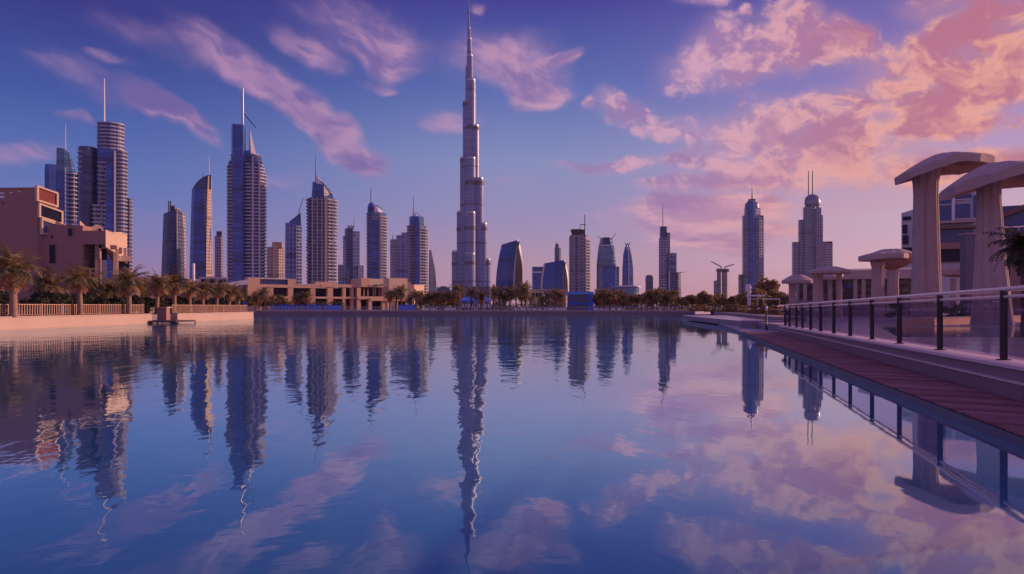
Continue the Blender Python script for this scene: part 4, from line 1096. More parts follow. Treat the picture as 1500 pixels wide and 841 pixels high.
    b.loft('corner_parapet', [([(154, -42), (163, -34.6), (163, -30), (154.6, -38)], 338.6), ([(154, -42), (163, -34.6), (163, -30), (154.6, -38)], [337, 339, 339, 337])], m_cream)
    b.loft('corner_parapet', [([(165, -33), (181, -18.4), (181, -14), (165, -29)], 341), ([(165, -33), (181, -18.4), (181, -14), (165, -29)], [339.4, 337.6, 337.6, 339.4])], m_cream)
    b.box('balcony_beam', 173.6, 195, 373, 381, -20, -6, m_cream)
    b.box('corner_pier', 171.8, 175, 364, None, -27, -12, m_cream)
    for k in range(4): b.box('louvre', 184, 195.4, 361 + k * 3.0, 362.2 + k * 3.0, -16, -13, m_lime)
    b.box('lattice_emblem', 176.6, 180.6, 361, 370, -23, -18, m_sand)
    b.box('bay', 176, 192, 381, None, -8, -2, m_win)
    # roof pieces
    b.loft('roof_wedge', [([(117.4, 2), (128, 8), (126, 14), (117, 12)], 340), ([(117.4, 2), (128, 8), (126, 14), (117, 12)], [322, 331, 331, 322])], m_cream)
    b.box('roof_stub', 108.5, 113, 318, 333, 4, 10, m_lime)
    m = MB()
    arc = [(133.5, 341)] + [(143.6 - 10.1 * cos(pi * i / 12), 337 - 10.4 * sin(pi * i / 12)) for i in range(13)] + [(153.7, 341)]
    fr = [(b.X(x), b.Y(0), b.Z(y)) for x, y in arc]; bk = [(x, b.Y(7), z) for x, y, z in fr]
    m.face(list(reversed(fr))); m.face(bk)
    for i in range(len(fr) - 1): m.face([fr[i], fr[i + 1], bk[i + 1], bk[i]])
    ar = m.obj('arched_dormer', m_cream, b.root)
    m = MB(); c = (b.X(147.4), b.Y(-.5), b.Z(334.6))
    m.tube(c, (c[0], c[1] + .2, c[2]), 3.0 * b.kx, 3.0 * b.kx, 20); rr = m.obj('round_window', m_sand, ar)
    m = MB(); m.tube((c[0], c[1] - .03, c[2]), (c[0], c[1] + .1, c[2]), 2.1 * b.kx, 2.1 * b.kx, 20); m.obj('round_pane', m_win, ar)
    for (x0, x1, y0, y1) in ((0, 7, 284, 286.4), (0, 8, 289, 292), (3, 7.4, 297.6, 300.6), (15, 20, 283.6, 285), (27, 31.4, 282.8, 284)):
        f0 = (x0 + 90) / 144.0
        dy = 100 - 100 * f0
        b.prism('slot_window', [(x0, dy - .3), (x1, dy - (x1 - x0) * .694 - .3), (x1, dy + 1.2), (x0, dy + 2)], y0, y1, m_white if y0 < 290 else m_winb)

def left_background():
    g = Bld('tan_pavilion', 'flat roofed tan pavilion right of the sandstone building, behind the palms', 'pavilion', 224, 175)
    g.prism('body', [(200, 6), (218, -3), (248, 0), (248, 20), (200, 20)], 407, None, m_mall)
    g.prism('parapet', [(199, 6), (218, -4), (249, -1), (249, 21), (199, 21)], 405, 407.4, m_cream)
    g = Bld('tan_pavilion', 'small cream block behind the palms, at the foot of the faceted dark tower', 'pavilion', 281, 190)
    g.prism('body', [(266, 4), (274, -4), (292, -2), (292, 16), (266, 16)], 409, None, m_cream)
    g.prism('roof_slab', [(264, 4), (273, -6), (294, -3.6), (294, 17), (265, 17)], 417.4, 419.4, m_cream)
    w = tag(empty('white_pylon', at(283.4, 170, GZ)), 'tall white slab pylon behind the palms in front of the blade tower', 'pylon')
    m = MB(); m.box(-.22, .22, -.3, .3, 0, 2 + (HOR - 386) * 170 / F - GZ); m.obj('slab', m_white, w)
    m = MB(); m.box(-.5, .5, -.5, .5, 0, .5); m.obj('base', m_conc, w)
    g = Bld('frame_building', 'low building with a white concrete frame at the foot of the blade tower', 'building', 313, 300)
    g.box('glass', 294, 333, 408.6, None, 1, 12, m_win)
    g.box('roof_beam', 292, 335, 406, 409, -1, 13, m_lime)
    for x in (292.4, 304, 317.4, 331.4): g.box('column', x, x + 2, 409, None, -.8, 1.2, m_lime)
    g.box('floor_beam', 293, 334, 414.6, 415.8, -.6, 1, m_lime)
    for (px, d, w_, lab) in ((222, 118, 5.0, 'dark stretched shade sail between the jetty palms, the left one'), (262, 122, 4.4, 'dark stretched shade sail behind the first palm beyond the jetty')):
        r = tag(empty('shade_sail', at(px, d, GZ)), lab, 'shade sail', 'dark shade sails behind the left palms')
        m = MB()
        for i in range(8):
            a, c = -w_ + 2 * w_ * i / 8, -w_ + 2 * w_ * (i + 1) / 8
            zf = lambda q: 2.3 + .9 * (1 - abs(q / w_)) ** 1.3
            m.face([(a, -2, zf(a) - .3), (c, -2, zf(c) - .3), (c, 2, zf(c)), (a, 2, zf(a))])
            m.face([(a, 2, zf(a) - .05), (c, 2, zf(c) - .05), (c, -2, zf(c) - .35), (a, -2, zf(a) - .35)])
        m.obj('cloth', m_dark, r)
        for sx in (-w_ + .1, w_ - .1):
            m = MB(); m.tube((sx, 0, 0), (sx, 0, 2.3), .06, .06, 6); m.obj('pole', m_dmetal, r)

def mall():
    b = Bld('shopping_arcade', 'long tan two storey shopping arcade with deep dark bays on the far bank', 'shopping arcade', 500, 222, turn=24)
    # dark glass core, then piers and beams
    b.box('glass_core', 388, 523, 422, None, 6, 30, m_win)
    b.box('glass_core', 523, 598, 418, None, 2, 30, m_win)
    def pier(x0, x1, yt, yb=None, d0=-1, mat=m_mall): return b.box('pier', x0, x1, yt, yb, d0, 6.2, mat)
    for x0, x1, yt in ((397, 405.6, 423), (425, 432, 421), (455.6, 462.4, 423), (479.6, 487.6, 418), (501.8, 506.2, 421), (513.8, 518, 421)): pier(x0, x1, yt)
    pier(388, 391, 421); pier(521.6, 527.4, 418, None, -4); pier(560, 568, 418, None, -4); pier(568, 583, 418, None, -5, m_cream)
    b.box('floor_beam', 390, 522, 434.8, 437.8, -1.6, 6, m_mall)
    b.box('roof_beam', 375, 478, 418.6, 422.8, -1.6, 14, m_mall)
    b.box('roof_beam', 470, 523, 416.8, 421, -2.2, 14, m_mall)
    b.box('terrace_parapet', 463, 492, 413.6, 417, 0, 16, m_mall)
    b.loft('corner_tower', [([(522, -2), (527, -6), (541, -6), (542, 20), (522, 20)], 420), ([(522, -2), (527, -6), (541, -6), (542, 20), (522, 20)], [408.6, 407, 406.6, 406.6, 408.6])], m_mall)
    b.prism('upper_block', [(539, -5), (597.6, -7), (598, 24), (539, 24)], 407.4, 420, m_cream)  # sunlit part of the arcade put into a paler colour
    b.prism('upper_block', [(569, -8), (598, -9), (598, 24), (569, 24)], 405.8, 436, m_cream)
    for x in (528, 533.6, 539.4, 548, 551, 557): b.box('mullion', x, x + .8, 420, 434.2, -.6, 2, m_mall)
    b.box('floor_beam', 522, 568, 434, 438.4, -6, 6, m_mall)
    b.box('floor_beam', 540, 598, 436.4, 440.6, -8, 6, m_mall)
    b.box('slot_window', 544, 552, 416.2, 417.6, -8.4, -6.9, m_dark)
    b.box('slot_window', 555, 560, 415.6, 417.6, -8.4, -6.9, m_dark)
    pier(538, 543, 438, None, -7); pier(580, 584, 440, None, -7)
    b.box('ground_shade_box', 584, 598, 440.4, None, -3, 8, m_win)  # dark box stands in for the shade at ground level
    # left end
    b.box('left_tower', 372.4, 388, 410.6, None, -2, 14, m_mall)
    b.box('roof_terrace_glass', 387, 426, 411.6, 419, 3, 14, m_winb)
    b.box('roof_terrace_slab', 374, 427, 409.8, 411.4, 0, 16, m_lime)
    b.box('roof_pier', 425, 435.6, 410.6, 419, -1, 12, m_mall)
    b.loft('ramp_slab', [([(348, 0), (373, -2), (373, 14), (348, 14)], [423, 419, 419, 423]), ([(348, 0), (373, -2), (373, 14), (348, 14)], [417.6, 412.6, 412.6, 417.6])], m_lime)
    b.box('lower_glass', 349, 388, 425, None, 6, 20, m_win)
    for x in (349, 360, 384): pier(x, x + 3.4, 425)
    # right wing, turned to the right, sunlit tone put into its cream colour
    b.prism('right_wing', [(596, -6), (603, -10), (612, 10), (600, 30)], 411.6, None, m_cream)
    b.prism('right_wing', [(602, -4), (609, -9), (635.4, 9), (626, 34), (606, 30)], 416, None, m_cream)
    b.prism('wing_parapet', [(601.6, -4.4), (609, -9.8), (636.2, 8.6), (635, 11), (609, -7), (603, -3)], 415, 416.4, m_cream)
    b.box('roof_slab_line', 437, 470, 417, 418.4, -2, 3, m_lime)

def far_bank():
    X1 = xs(183)
    m = MB()
    pr = [(182.9, -.5), (183.0, .45), (182.6, .5), (182.6, .98), (184.4, .98), (184.4, -.5)]
    m.loft([[(-78, y, z) for y, z in pr], [(X1 + .4, y, z) for y, z in pr]])
    # the basin side is stone; coping added, its paler colour stands for the lit top
    o = m.obj('promenade_wall', [m_bank]); tag(o, 'long low mauve promenade wall along the far edge of the pool', 'wall')
    cp = MB(); cp.box(-78, X1 + .3, 182.5, 184.5, .98, 1.06); cp.obj('coping', m_conc, o)
    f = tag(empty('promenade_railing', (-17, 184.0, .98)), 'thin grey railing along the top of the far promenade wall', 'railing')
    m = MB(); m.box(-61, 61, -.03, .03, .95, 1.0); m.obj('top_rail', m_metal, f)
    m = MB(); x = -61.0
    while x < 61: m.box(x, x + .05, -.02, .02, 0, .95); x += .34
    o = m.obj('balusters', m_metal, f); o['kind'] = 'stuff'
    for i in range(21):
        m = MB(); x = -61 + i * 6.1; m.box(x - .06, x + .06, -.06, .06, 0, 1.06); m.obj('post', m_dmetal, f)
    # return wall at the hidden left side
    m = MB(); m.box(-79, -78, 120, 184.4, -.5, 1.02); o = m.obj('basin_wall', m_bank); tag(o, 'low mauve stone wall closing the far left corner of the pool', 'wall')
    # blue hoardings
    for (a, c, yt, lab) in ((356, 362.8, 441, 'small bright blue panel behind the railing just right of the last left palm'),
                            (396, 470, 446.4, 'long low blue hoarding in front of the dark arcade bays'),
                            (474, 500, 447, 'short low blue hoarding in front of the arcade, right of the long one'),
                            (584, 609, 446.6, 'low blue hoarding under the trees right of the arcade')):
        d = 196; k = d / F
        r = tag(empty('blue_hoarding', at((a + c) / 2, d, GZ)), lab, 'hoarding', 'blue hoardings on the far bank')
        w = (c - a) * k / 2
        m = MB(); m.box(-w, w, -.05, .05, .08, 2 + (HOR - yt) * k - GZ); m.obj('panel', m_blue, r)
        for sx in (-w + .1, w - .1):
            m = MB(); m.box(sx - .06, sx + .06, .06, .16, 0, 2 + (HOR - yt) * k - GZ + .1); m.obj('post', m_dmetal, r)
    # blue tents
    for (a, c, lab) in ((675, 696, 'pale blue marquee under the palms below the supertall tower, the wider left one'), (698.6, 719.4, 'pale blue peaked marquee under the palms below the supertall tower, the right one')):
        b = Bld('marquee', lab, 'marquee', (a + c) / 2, 208, 'blue marquees on the far bank')
        mid = (a + c) / 2
        b.loft('canopy', [([(a, 0), (c, 0), (c, 20), (a, 20)], 440.4), ([(a + 5, 8), (c - 5, 8), (c - 5, 12), (a + 5, 12)], 434)], m_blue2)
        b.box('valance', a, c, 440.4, 442.4, .4, 19.6, m_blue)
        b.box('side_panel', a + 1, c - 1, 443.4, None, 3, 18, m_winb)
        for x in (a + .2, mid, c - 1): b.box('pole', x, x + .8, 442, None, .2, 1, m_white)
        for i in range(4): b.box('banner', a + 2 + i * 4.6, a + 4.6 + i * 4.6, 445, 450.4, 1.4, 1.8, m_white)
    # blue pavilion
    b = Bld('blue_pavilion', 'bright blue box pavilion with a pale blue roof edge among the far palms', 'pavilion', 849, 203)
    b.box('roof', 829, 869.6, 427.4, 431.2, -2, 24, m_blue2)
    b.box('glass_hall', 831, 862, 431.2, None, 0, 22, m_winb)
    b.box('side_wall', 862, 868.6, 431.2, None, -1, 22, m_blue)
    b.box('sill', 830.4, 862, 444, 446.4, -1, 0, m_blue)
    for x in (838, 846, 854): b.box('mullion', x, x + .6, 431.2, 444, -.6, 0, m_blue)
    # low tan buildings between the trees
    for i, (a, c, yt, lab) in enumerate(((776, 797, 425, 'low tan house left of the low barrel shaped glass building, behind palms'), (798, 829, 426, 'low tan house in front of the barrel shaped glass building'), (722, 742, 427, 'low tan house in front of the leaf shaped glass building'), (871, 893, 425, 'low tan house in front of the teal tower'))):
        b = Bld('low_house', lab, 'house', (a + c) / 2, 222, 'low tan houses behind the far palms')
        b.prism('wall', [(a, 2), (a + 3, -3), (c, -1), (c, 16), (a, 16)], yt, None, m_mall if i % 2 else m_cream)
        b.box('roof', a - .6, c + .6, yt - 1.2, yt + .2, -3.6, 17, m_cream)
        n = 3
        for k in range(n):
            x = a + 4 + k * (c - a - 6) / n
            b.box('window', x, x + 3.4, yt + 4, yt + 10, -3.4, -2, m_win)
    # boundary hedge and trees
    rnd = random.Random(12)
    h = MB()
    x = -66.0
    while x < 75:
        if not (-48 < x < -29.5 or 14.6 < x < 22.5):
            leaf_cloud(h, (x, 214 + rnd.uniform(-2, 2), 1.6 + rnd.uniform(0, .9)), 1.7, 1.4, 1.5, 110, .26, rnd)
        x += 1.25
    o = h.obj('hedge', m_leafd); tag(o, 'long dark ragged hedge behind the palms of the far bank', 'hedge')
    pl = None
    for k, px in enumerate((757, 766, 775, 783, 791, 799, 807, 816, 825, 873, 881, 889, 898, 907, 655, 664, 625, 634)):
        lab = 'pale planter box with a small shrub behind the railing of the far promenade'
        loc = at(px, 187 + (k % 3) * .8, GZ)
        if pl is None:
            pl = tag(empty('planter_box', loc), lab, 'planter', 'planter boxes on the far promenade')
            m = MB(); m.loft([[(-.55, -.3, 0), (.55, -.3, 0), (.55, .3, 0), (-.55, .3, 0)], [(-.62, -.36, .62), (.62, -.36, .62), (.62, .36, .62), (-.62, .36, .62)]]); m.obj('box', m_white, pl)
            m = MB(); leaf_cloud(m, (0, 0, .85), .55, .35, .35, 90, .12, rnd); m.obj('shrub', m_leaf, pl)
        else: dup(pl, loc, rnd.uniform(-.3, .3), rnd.uniform(.8, 1.15), lab)
    # palms of the far bank
    P1 = palm_proto('far_palm', 3.1, .16, 40, 2.15, 9, 31, dry=True, mats=(m_frond, m_dry, m_trunk))
    P2 = palm_proto('far_palm', 2.9, .15, 36, 2.0, 9, 37, dry=False, mats=(m_frond, m_dry, m_trunk))
    T1 = tree_proto('far_tree', 4.4, 2.2, 41, 1500, .26, m_leaf, th=.36)
    T2 = tree_proto('far_tree', 4.0, 2.1, 43, 1500, .26, m_frond, th=.34)
    used = set()
    def put(pr_, px, d, sc, lab, cat, grp):
        loc = at(px, d, GZ - .04)
        if pr_ not in used:
            used.add(pr_); pr_.location = loc; pr_.scale = (sc,) * 3; tag(pr_, lab, cat, grp); return pr_
        o = dup(pr_, loc, rnd.uniform(0, 6.28), sc, lab, grp); o.scale.z *= rnd.uniform(.88, 1.16); o.rotation_euler.x = rnd.uniform(-.05, .05); return o
    seg = [  # group label, list of px, d, scale
        ('small palm in front of the left end of the arcade', [362, 375, 388, 400, 411, 434, 441], 192, .95),
        ('palm with pale trunk in front of the arcade bays', [451], 190, 1.02),
        ('palm against the lit wall of the arcade', [571, 580, 588], 208, 1.42),
        ('palm at the right corner of the arcade with a dark leaning crown', [609], 190, 1.12),
        ('palm on the far bank between the arcade and the blue marquees', [600, 618, 627, 634, 642, 650, 658, 666], 199, 1.0),
        ('palm shading the blue marquees', [672, 690, 706, 722], 194, 1.22),
        ('palm with dark trunk below the leaf shaped glass building', [733, 738, 748, 756], 191, 1.14),
        ('palm left of the low barrel shaped glass building', [763, 770, 777], 192, 1.2),
        ('palm between the barrel shaped building and the blue pavilion', [794, 803, 815, 822], 196, 1.0),
        ('palm just right of the blue pavilion', [872, 878, 885, 893], 193, 1.12),
        ('palm under the saucer roofed hall', [901, 908, 915, 924, 934, 941], 196, 1.05),
        ('palm below the stepped tower on the right', [948, 957, 963, 972, 981, 990], 194, 1.02),
    ]
    for i, (lab, lst, d, sc) in enumerate(seg):
        for k, px in enumerate(lst):
            put(P1 if (k + i) % 3 else P2, px + rnd.uniform(-1, 1), d + rnd.uniform(-2, 3), sc * rnd.uniform(.92, 1.25), lab, 'palm tree', 'palms along the far bank')
    seg = [('round leafy tree behind the far palms, left of the blue marquees', [614, 630, 646, 662], 206, .95),
           ('round leafy tree behind the far palms, right of the blue pavilion', [876, 890, 906, 921, 938, 954, 970, 986], 204, .95),
           ('leafy tree at the right end of the far bank', [1000, 1010, 1021, 1032, 1043, 1054, 1065, 1076, 1087], 196, .92),
           ('dark leafy tree behind the left palms of the far bank', [356, 368, 380, 392, 405, 418], 204, .82),
           ('tall dark tree right of the ribbed violet tower', [1118, 1126], 178, 1.28),
           ('low leafy tree between the dark tree and the first canopy shelter', [1134, 1142, 1150], 150, .86),
           ('leafy tree behind the white pergola', [1095, 1103, 1111], 168, .95)]
    for i, (lab, lst, d, sc) in enumerate(seg):
        for k, px in enumerate(lst):
            put(T1 if (k + i) % 2 else T2, px + rnd.uniform(-1.5, 1.5), d + rnd.uniform(-4, 4), sc * rnd.uniform(.78, 1.3), lab, 'tree', 'leafy trees on the far bank')

left_bank(); sandstone_building(); left_background(); mall(); far_bank()

# ------------------------------------------------------------------ right side
def PLX(d): return 9.75 + 0.228 * (d - 14.3)
DZ = 0.18
FZ = 0.66
def right_deck():
    # boardwalk: one board after another, laid aslant
    m = MB(); rnd = random.Random(9)
    ux, uy = 1.0, -0.62
    def left_pt(t): return (xs(t), t)
    def hit(t):
        x0, y0 = left_pt(t)
        # x0 + s ux = PLX(y0 + s uy)
        s = (PLX(y0) - .02 - x0) / (ux - 0.228 * uy)
        return (x0 + s * ux, y0 + s * uy)
    t = 1.0
    while t < 53.5:
        a = left_pt(t); b_ = left_pt(t + .235); c = hit(t + .235); d = hit(t)
        z = DZ + rnd.uniform(-.003, .003)
        m.prism([a, d, c, b_], z - .03, z, rnd.choice((0, 0, 1, 2)))
        t += .285
    o = m.obj('boardwalk', [plain('deck_boards', (0.28, 0.115, 0.13), 0.8, 0.3, 1.2, spec=0.15), plain('deck_boards_worn', (0.34, 0.155, 0.165), 0.8, 0.3, 1.2, spec=0.15), plain('deck_boards_dark', (0.19, 0.08, 0.09), 0.8, 0.3, 1.2, spec=0.15)]); tag(o, kind='structure')
    m = MB()
    m.prism([(xs(.5) - .02, .5), (xs(53.6) - .02, 53.6), (xs(53.6) + .35, 53.6), (xs(.5) + .35, .5)], -.6, DZ - .045)
    o = m.obj('deck_edge', plain('deck_edge_stone', (0.12, 0.10, 0.15), 0.5, 0.2, 0.6)); tag(o, kind='structure')
    m = MB()
    m.prism([(xs(.5) + .34, .5), (PLX(.5) + .1, .5), (PLX(53.6) + .1, 53.6), (xs(53.6) + .34, 53.6)], .07, DZ - .06)
    o = m.obj('deck_base', m_dark); tag(o, kind='structure')
    # stone path beyond the boards, running on along the shore
    m = MB()
    m.prism([(xs(53.62) + .0, 53.62), (PLX(53.62) + 12, 53.62), (70, 184), (xs(184), 184)], -.5, DZ - .01)
    o = m.obj('stone_path', m_pave); tag(o, kind='structure')

def right_rail():
    r = tag(empty('stone_plinth', (PLX(25), 25, DZ)), 'long dark stone plinth under the glass railing beside the boardwalk', 'plinth')
    d0, d1 = 2.0, 51.3
    def zc(d): return .85 - .16 * (d - 14.3) / 37.0
    def zr(d): return 2.38 - .31 * (d - 15.2) / 36.0
    def strip(prof0, prof1):
        m = MB()
        m.loft([[(PLX(d0) + x - PLX(25), d0 - 25, z - DZ) for x, z in prof0], [(PLX(d1) + x - PLX(25), d1 - 25, z - DZ) for x, z in prof1]])
        return m
    def prof(d): 
        c = zc(d); l = .53 - .03 * (d - 14) / 37
        return [[(0, DZ - .1), (1.2, DZ - .1), (1.2, l - .03), (0, l - .03)],
                [(-.06, l - .03), (1.2, l - .03), (1.2, l + .012), (-.06, l + .012)],
                [(.05, l + .012), (1.2, l + .012), (1.2, c - .07), (.05, c - .07)],
                [(-.05, c - .07), (1.22, c - .07), (1.22, c), (-.05, c)]]
    p0, p1 = prof(d0), prof(d1)
    for nm, i, mt in (('lower_course', 0, m_plinth), ('ledge', 1, m_cap), ('upper_course', 2, m_plinth), ('coping', 3, m_cap)):
        m = MB(); n = {'lower_course': 20, 'ledge': 1, 'upper_course': 20, 'coping': 28}[nm]
        rj = random.Random(i)
        for q in range(n):
            f0, f1 = q / n, (q + 1) / n - (.00022 if n > 1 else 0)
            e = rj.uniform(-.004, .004) if n > 1 else 0
            ra = [(PLX(d0 + (d1 - d0) * f) - PLX(25), d0 + (d1 - d0) * f - 25) for f in (f0, f1)]
            m.loft([[(ra[w][0] + x0 + e, ra[w][1], z0 + (z1 - z0) * (f0, f1)[w] - DZ) for (x0, z0), (x1, z1) in zip(p0[i], p1[i])] for w in (0, 1)])
        m.obj(nm, mt, r)
    # railing
    g = tag(empty('glass_railing', (PLX(25) + .45, 25, zc(25))), 'long glass railing with dark posts and a double pale handrail on the plinth', 'railing')
    def W(d, z): return (PLX(d) + .45 - (PLX(25) + .45), d - 25, z - zc(25))
    for nm, dz, w, h in (('handrail', 0, .105, 0), ('lower_rail', -.16, .075, 0)):
        m = MB(); m.tube(W(8, zr(8) + dz), W(51.2, zr(51.2) + dz), w / 2, w / 2, 16); m.obj(nm, m_rail, g)
    ds = [8.4, 12.3, 16.26, 20.3, 24.1, 27.6, 31.2, 34.6, 37.9, 40.9, 43.7, 46.0, 49.0, 51.1]
    mg = bpy.data.materials.new('railing_glass'); mg.use_nodes = True; t = NT(mg.node_tree); t.n.clear()
    tr = t.new('ShaderNodeBsdfTransparent'); tr.inputs[0].default_value = (.74, .70, .82, 1)
    gl = t.new('ShaderNodeBsdfGlossy'); gl.inputs['Roughness'].default_value = .02; gl.inputs[0].default_value = (.9, .9, 1, 1)
    fr = t.new('ShaderNodeFresnel'); fr.inputs[0].default_value = 1.5
    mx = t.new('ShaderNodeMixShader'); ou = t.new('ShaderNodeOutputMaterial')
    t.l.new(t.m('MULTIPLY', fr.outputs[0], 0.22), mx.inputs[0]); t.l.new(tr.outputs[0], mx.inputs[1]); t.l.new(gl.outputs[0], mx.inputs[2]); t.l.new(mx.outputs[0], ou.inputs[0])
    for i, d in enumerate(ds):
        m = MB(); a = W(d, zc(d)); top = W(d, zr(d) - .03)
        m.box(a[0] - .065, a[0] + .065, a[1] - .035, a[1] + .035, a[2], top[2]); m.obj('post', m_post, g)
        m = MB(); m.box(a[0] - .11, a[0] + .11, a[1] - .09, a[1] + .09, a[2], a[2] + .02); m.obj('base_plate', m_post, g)
        if i + 1 < len(ds):
            e = ds[i + 1]
            A = W(d + .06, zc(d) + .05); B = W(e - .06, zc(e) + .05); C = W(e - .06, zr(e) - .2); D = W(d + .06, zr(d) - .2)
            m = MB(); q = [A, B, C, D]
            m.face([(x, y, z) for x, y, z in q]); m.face([(x + .012, y, z) for x, y, z in reversed(q)])
            for k in range(4):
                u, v = q[k], q[(k + 1) % 4]; m.face([v, u, (u[0] + .012, u[1], u[2]), (v[0] + .012, v[1], v[2])])
            m.obj('glass_panel', mg, g)
    # terrace floor behind
    m = MB()
    m.prism([(PLX(2) + 1.2, 2), (PLX(51.3) + 1.2, 51.3), (PLX(51.3) + 1.2 + 6, 112), (170, 112), (170, 2)], .1, FZ)
    o = m.obj('terrace_pavement', plain('terrace_paving', (0.30, 0.24, 0.30), 0.25, 0.15, 0.35, spec=.6)); tag(o, kind='structure')
    mw, t, p = new_mat('terrace_pool_water'); p.inputs['Base Color'].default_value = (.03, .06, .14, 1); p.inputs['Roughness'].default_value = .04
    bn = t.new('ShaderNodeBump'); bn.inputs['Distance'].default_value = .02; bn.inputs['Strength'].default_value = .5
    t.l.new(t.noise(t.new('ShaderNodeTexCoord').outputs['Object'], 1.2, 2), bn.inputs['Height']); t.l.new(bn.outputs[0], p.inputs['Normal'])
    m = MB(); m.face([(at(1315, 33)[0], 33, FZ + .004), (40, 30, FZ + .004), (52, 48, FZ + .004), (at(1290, 48)[0], 48, FZ + .004)])
    o = m.obj('terrace_water', mw); tag(o, kind='structure')
    # low wall across the terrace, sunlight put into its orange colour
    m = MB(); a = at(1322, 50); c = at(1600, 86)
    m.prism([(a[0], a[1]), (c[0], c[1]), (c[0], c[1] + .8), (a[0], a[1] + .8)], FZ, FZ + .46)
    w = m.obj('planter_wall', plain('sunlit_tint_stone', (0.85, 0.40, 0.17), 0.7, .2, .4)); tag(w, 'low stone wall with a sunlit orange tint crossing the terrace behind the glass railing', 'wall')
    m = MB(); m.prism([(a[0] - .05, a[1] - .08), (c[0], c[1] - .08), (c[0], c[1] + .9), (a[0] - .05, a[1] + .9)], FZ + .46, FZ + .54); m.obj('coping', m_cream, w)

def canopy(label, cols, d, xl, xr, ytop, yrim, yrim2=None, z=FZ, flat=.5, ex=1.1, depth=1.0, group='fabric canopy shelters on the right terrace', seed=1, na=56, rim_t=.28, under=None, fold=9, plateau=None):
    """mushroom shelter: drooping fabric canopy with ribs below, standing on fluted fabric columns
    cols: list of (x top left, x top right, x foot left, x foot right, y head)"""
    cx = (xl + xr) / 2
    b = Bld('canopy_shelter', label, 'canopy shelter', cx, d, group, z=z)
    rx = (xr - xl) / 2 * b.kx; ry = rx * depth
    zt = b.Z(ytop); zl_, zr_ = b.Z(yrim), b.Z(yrim if yrim2 is None else yrim2)
    pc = 0.0 if plateau is None else b.X(plateau)
    nr = 9; m = MB(); rnd = random.Random(seed)
    ph = rnd.random() * 6
    def rim(a):
        q = (a + ph) % (2 * pi / fold) - pi / fold
        return cos(pi / fold) / cos(q) + .015 * cos(3 * a + ph * 2)
    def zup(f, a):
        drop = max(0.0, (f - flat) / (1 - flat))
        w = max(0.0, -cos(a - .35)) ** 1.1; zr = zl_ * w + zr_ * (1 - w)
        crease = abs(((a + ph) % (2 * pi / fold)) / (2 * pi / fold) - .5) * 2
        return zt - (zt - zr) * drop ** ex - .06 * rx * f * crease ** 3
    def pos(f, a, zz):
        sh = pc * (1 - f)
        return (rx * rim(a) * f * cos(a) + sh, ry * rim(a) * f * sin(a), zz)
    rings = []
    for i in range(nr + 1):
        f = max(.02, 1 - i / nr)
        rings.append([pos(f, 2 * pi * j / na, zup(f, 2 * pi * j / na)) for j in range(na)])
    lowring = [pos(.985, 2 * pi * j / na, zup(1, 2 * pi * j / na) - rim_t * (1 + .3 * abs(sin(fold * (2 * pi * j / na + ph) / 2)))) for j in range(na)]
    m.loft([lowring] + rings, False, 0, False)
    m.face(rings[-1])
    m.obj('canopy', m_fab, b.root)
    yh = cols[0][4]; zh = b.Z(yh)
    m = MB(); un = []
    for i in range(8):
        f = .985 - i * (.985 - .10) / 7
        g = i / 7
        row = []
        for j in range(na):
            a = 2 * pi * j / na
            zl = zup(1, a) - rim_t * (1 + .3 * abs(sin(fold * (a + ph) / 2)))
            zz = zl + (zh + .15 - zl) * (g ** .8) + (.10 * (1 if j % 2 else -1)) * sin(pi * g) * min(1, rx / 4)
            zz = min(zz, zup(f, a) - .06)
            row.append(pos(f, a, zz))
        un.append(row)
    m.loft(list(un), False, 0, False); m.face(un[-1])
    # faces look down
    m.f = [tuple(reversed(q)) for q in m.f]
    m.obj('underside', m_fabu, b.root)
    for (xa, xb, fa, fb, yh) in cols:
        n = 48; rr = []
        for i in range(13):
            g = i / 12
            c0 = (fa + fb) / 2 + ((xa + xb) / 2 - (fa + fb) / 2) * g
            w = (fb - fa) / 2 + ((xb - xa) / 2 - (fb - fa) / 2) * (g ** .75)
            fl = 1 + .34 * (max(0, g - .84) / .16) ** 2
            row = []
            for j in range(n):
                a = 2 * pi * j / n
                k = 1 + .26 * abs(cos(4.5 * a + seed + .4 * sin(g * 3))) ** .8 - .16 + .05 * cos(5 * a + seed * 2 + g)
                row.append((b.X(c0) + w * b.kx * fl * k * .93 * cos(a), w * b.kx * fl * k * .93 * sin(a), b.Z(yh) * g))
            rr.append(row)
        m = MB(); m.loft(rr, True, 0, True); m.obj('column', m_fab, b.root)
    return b

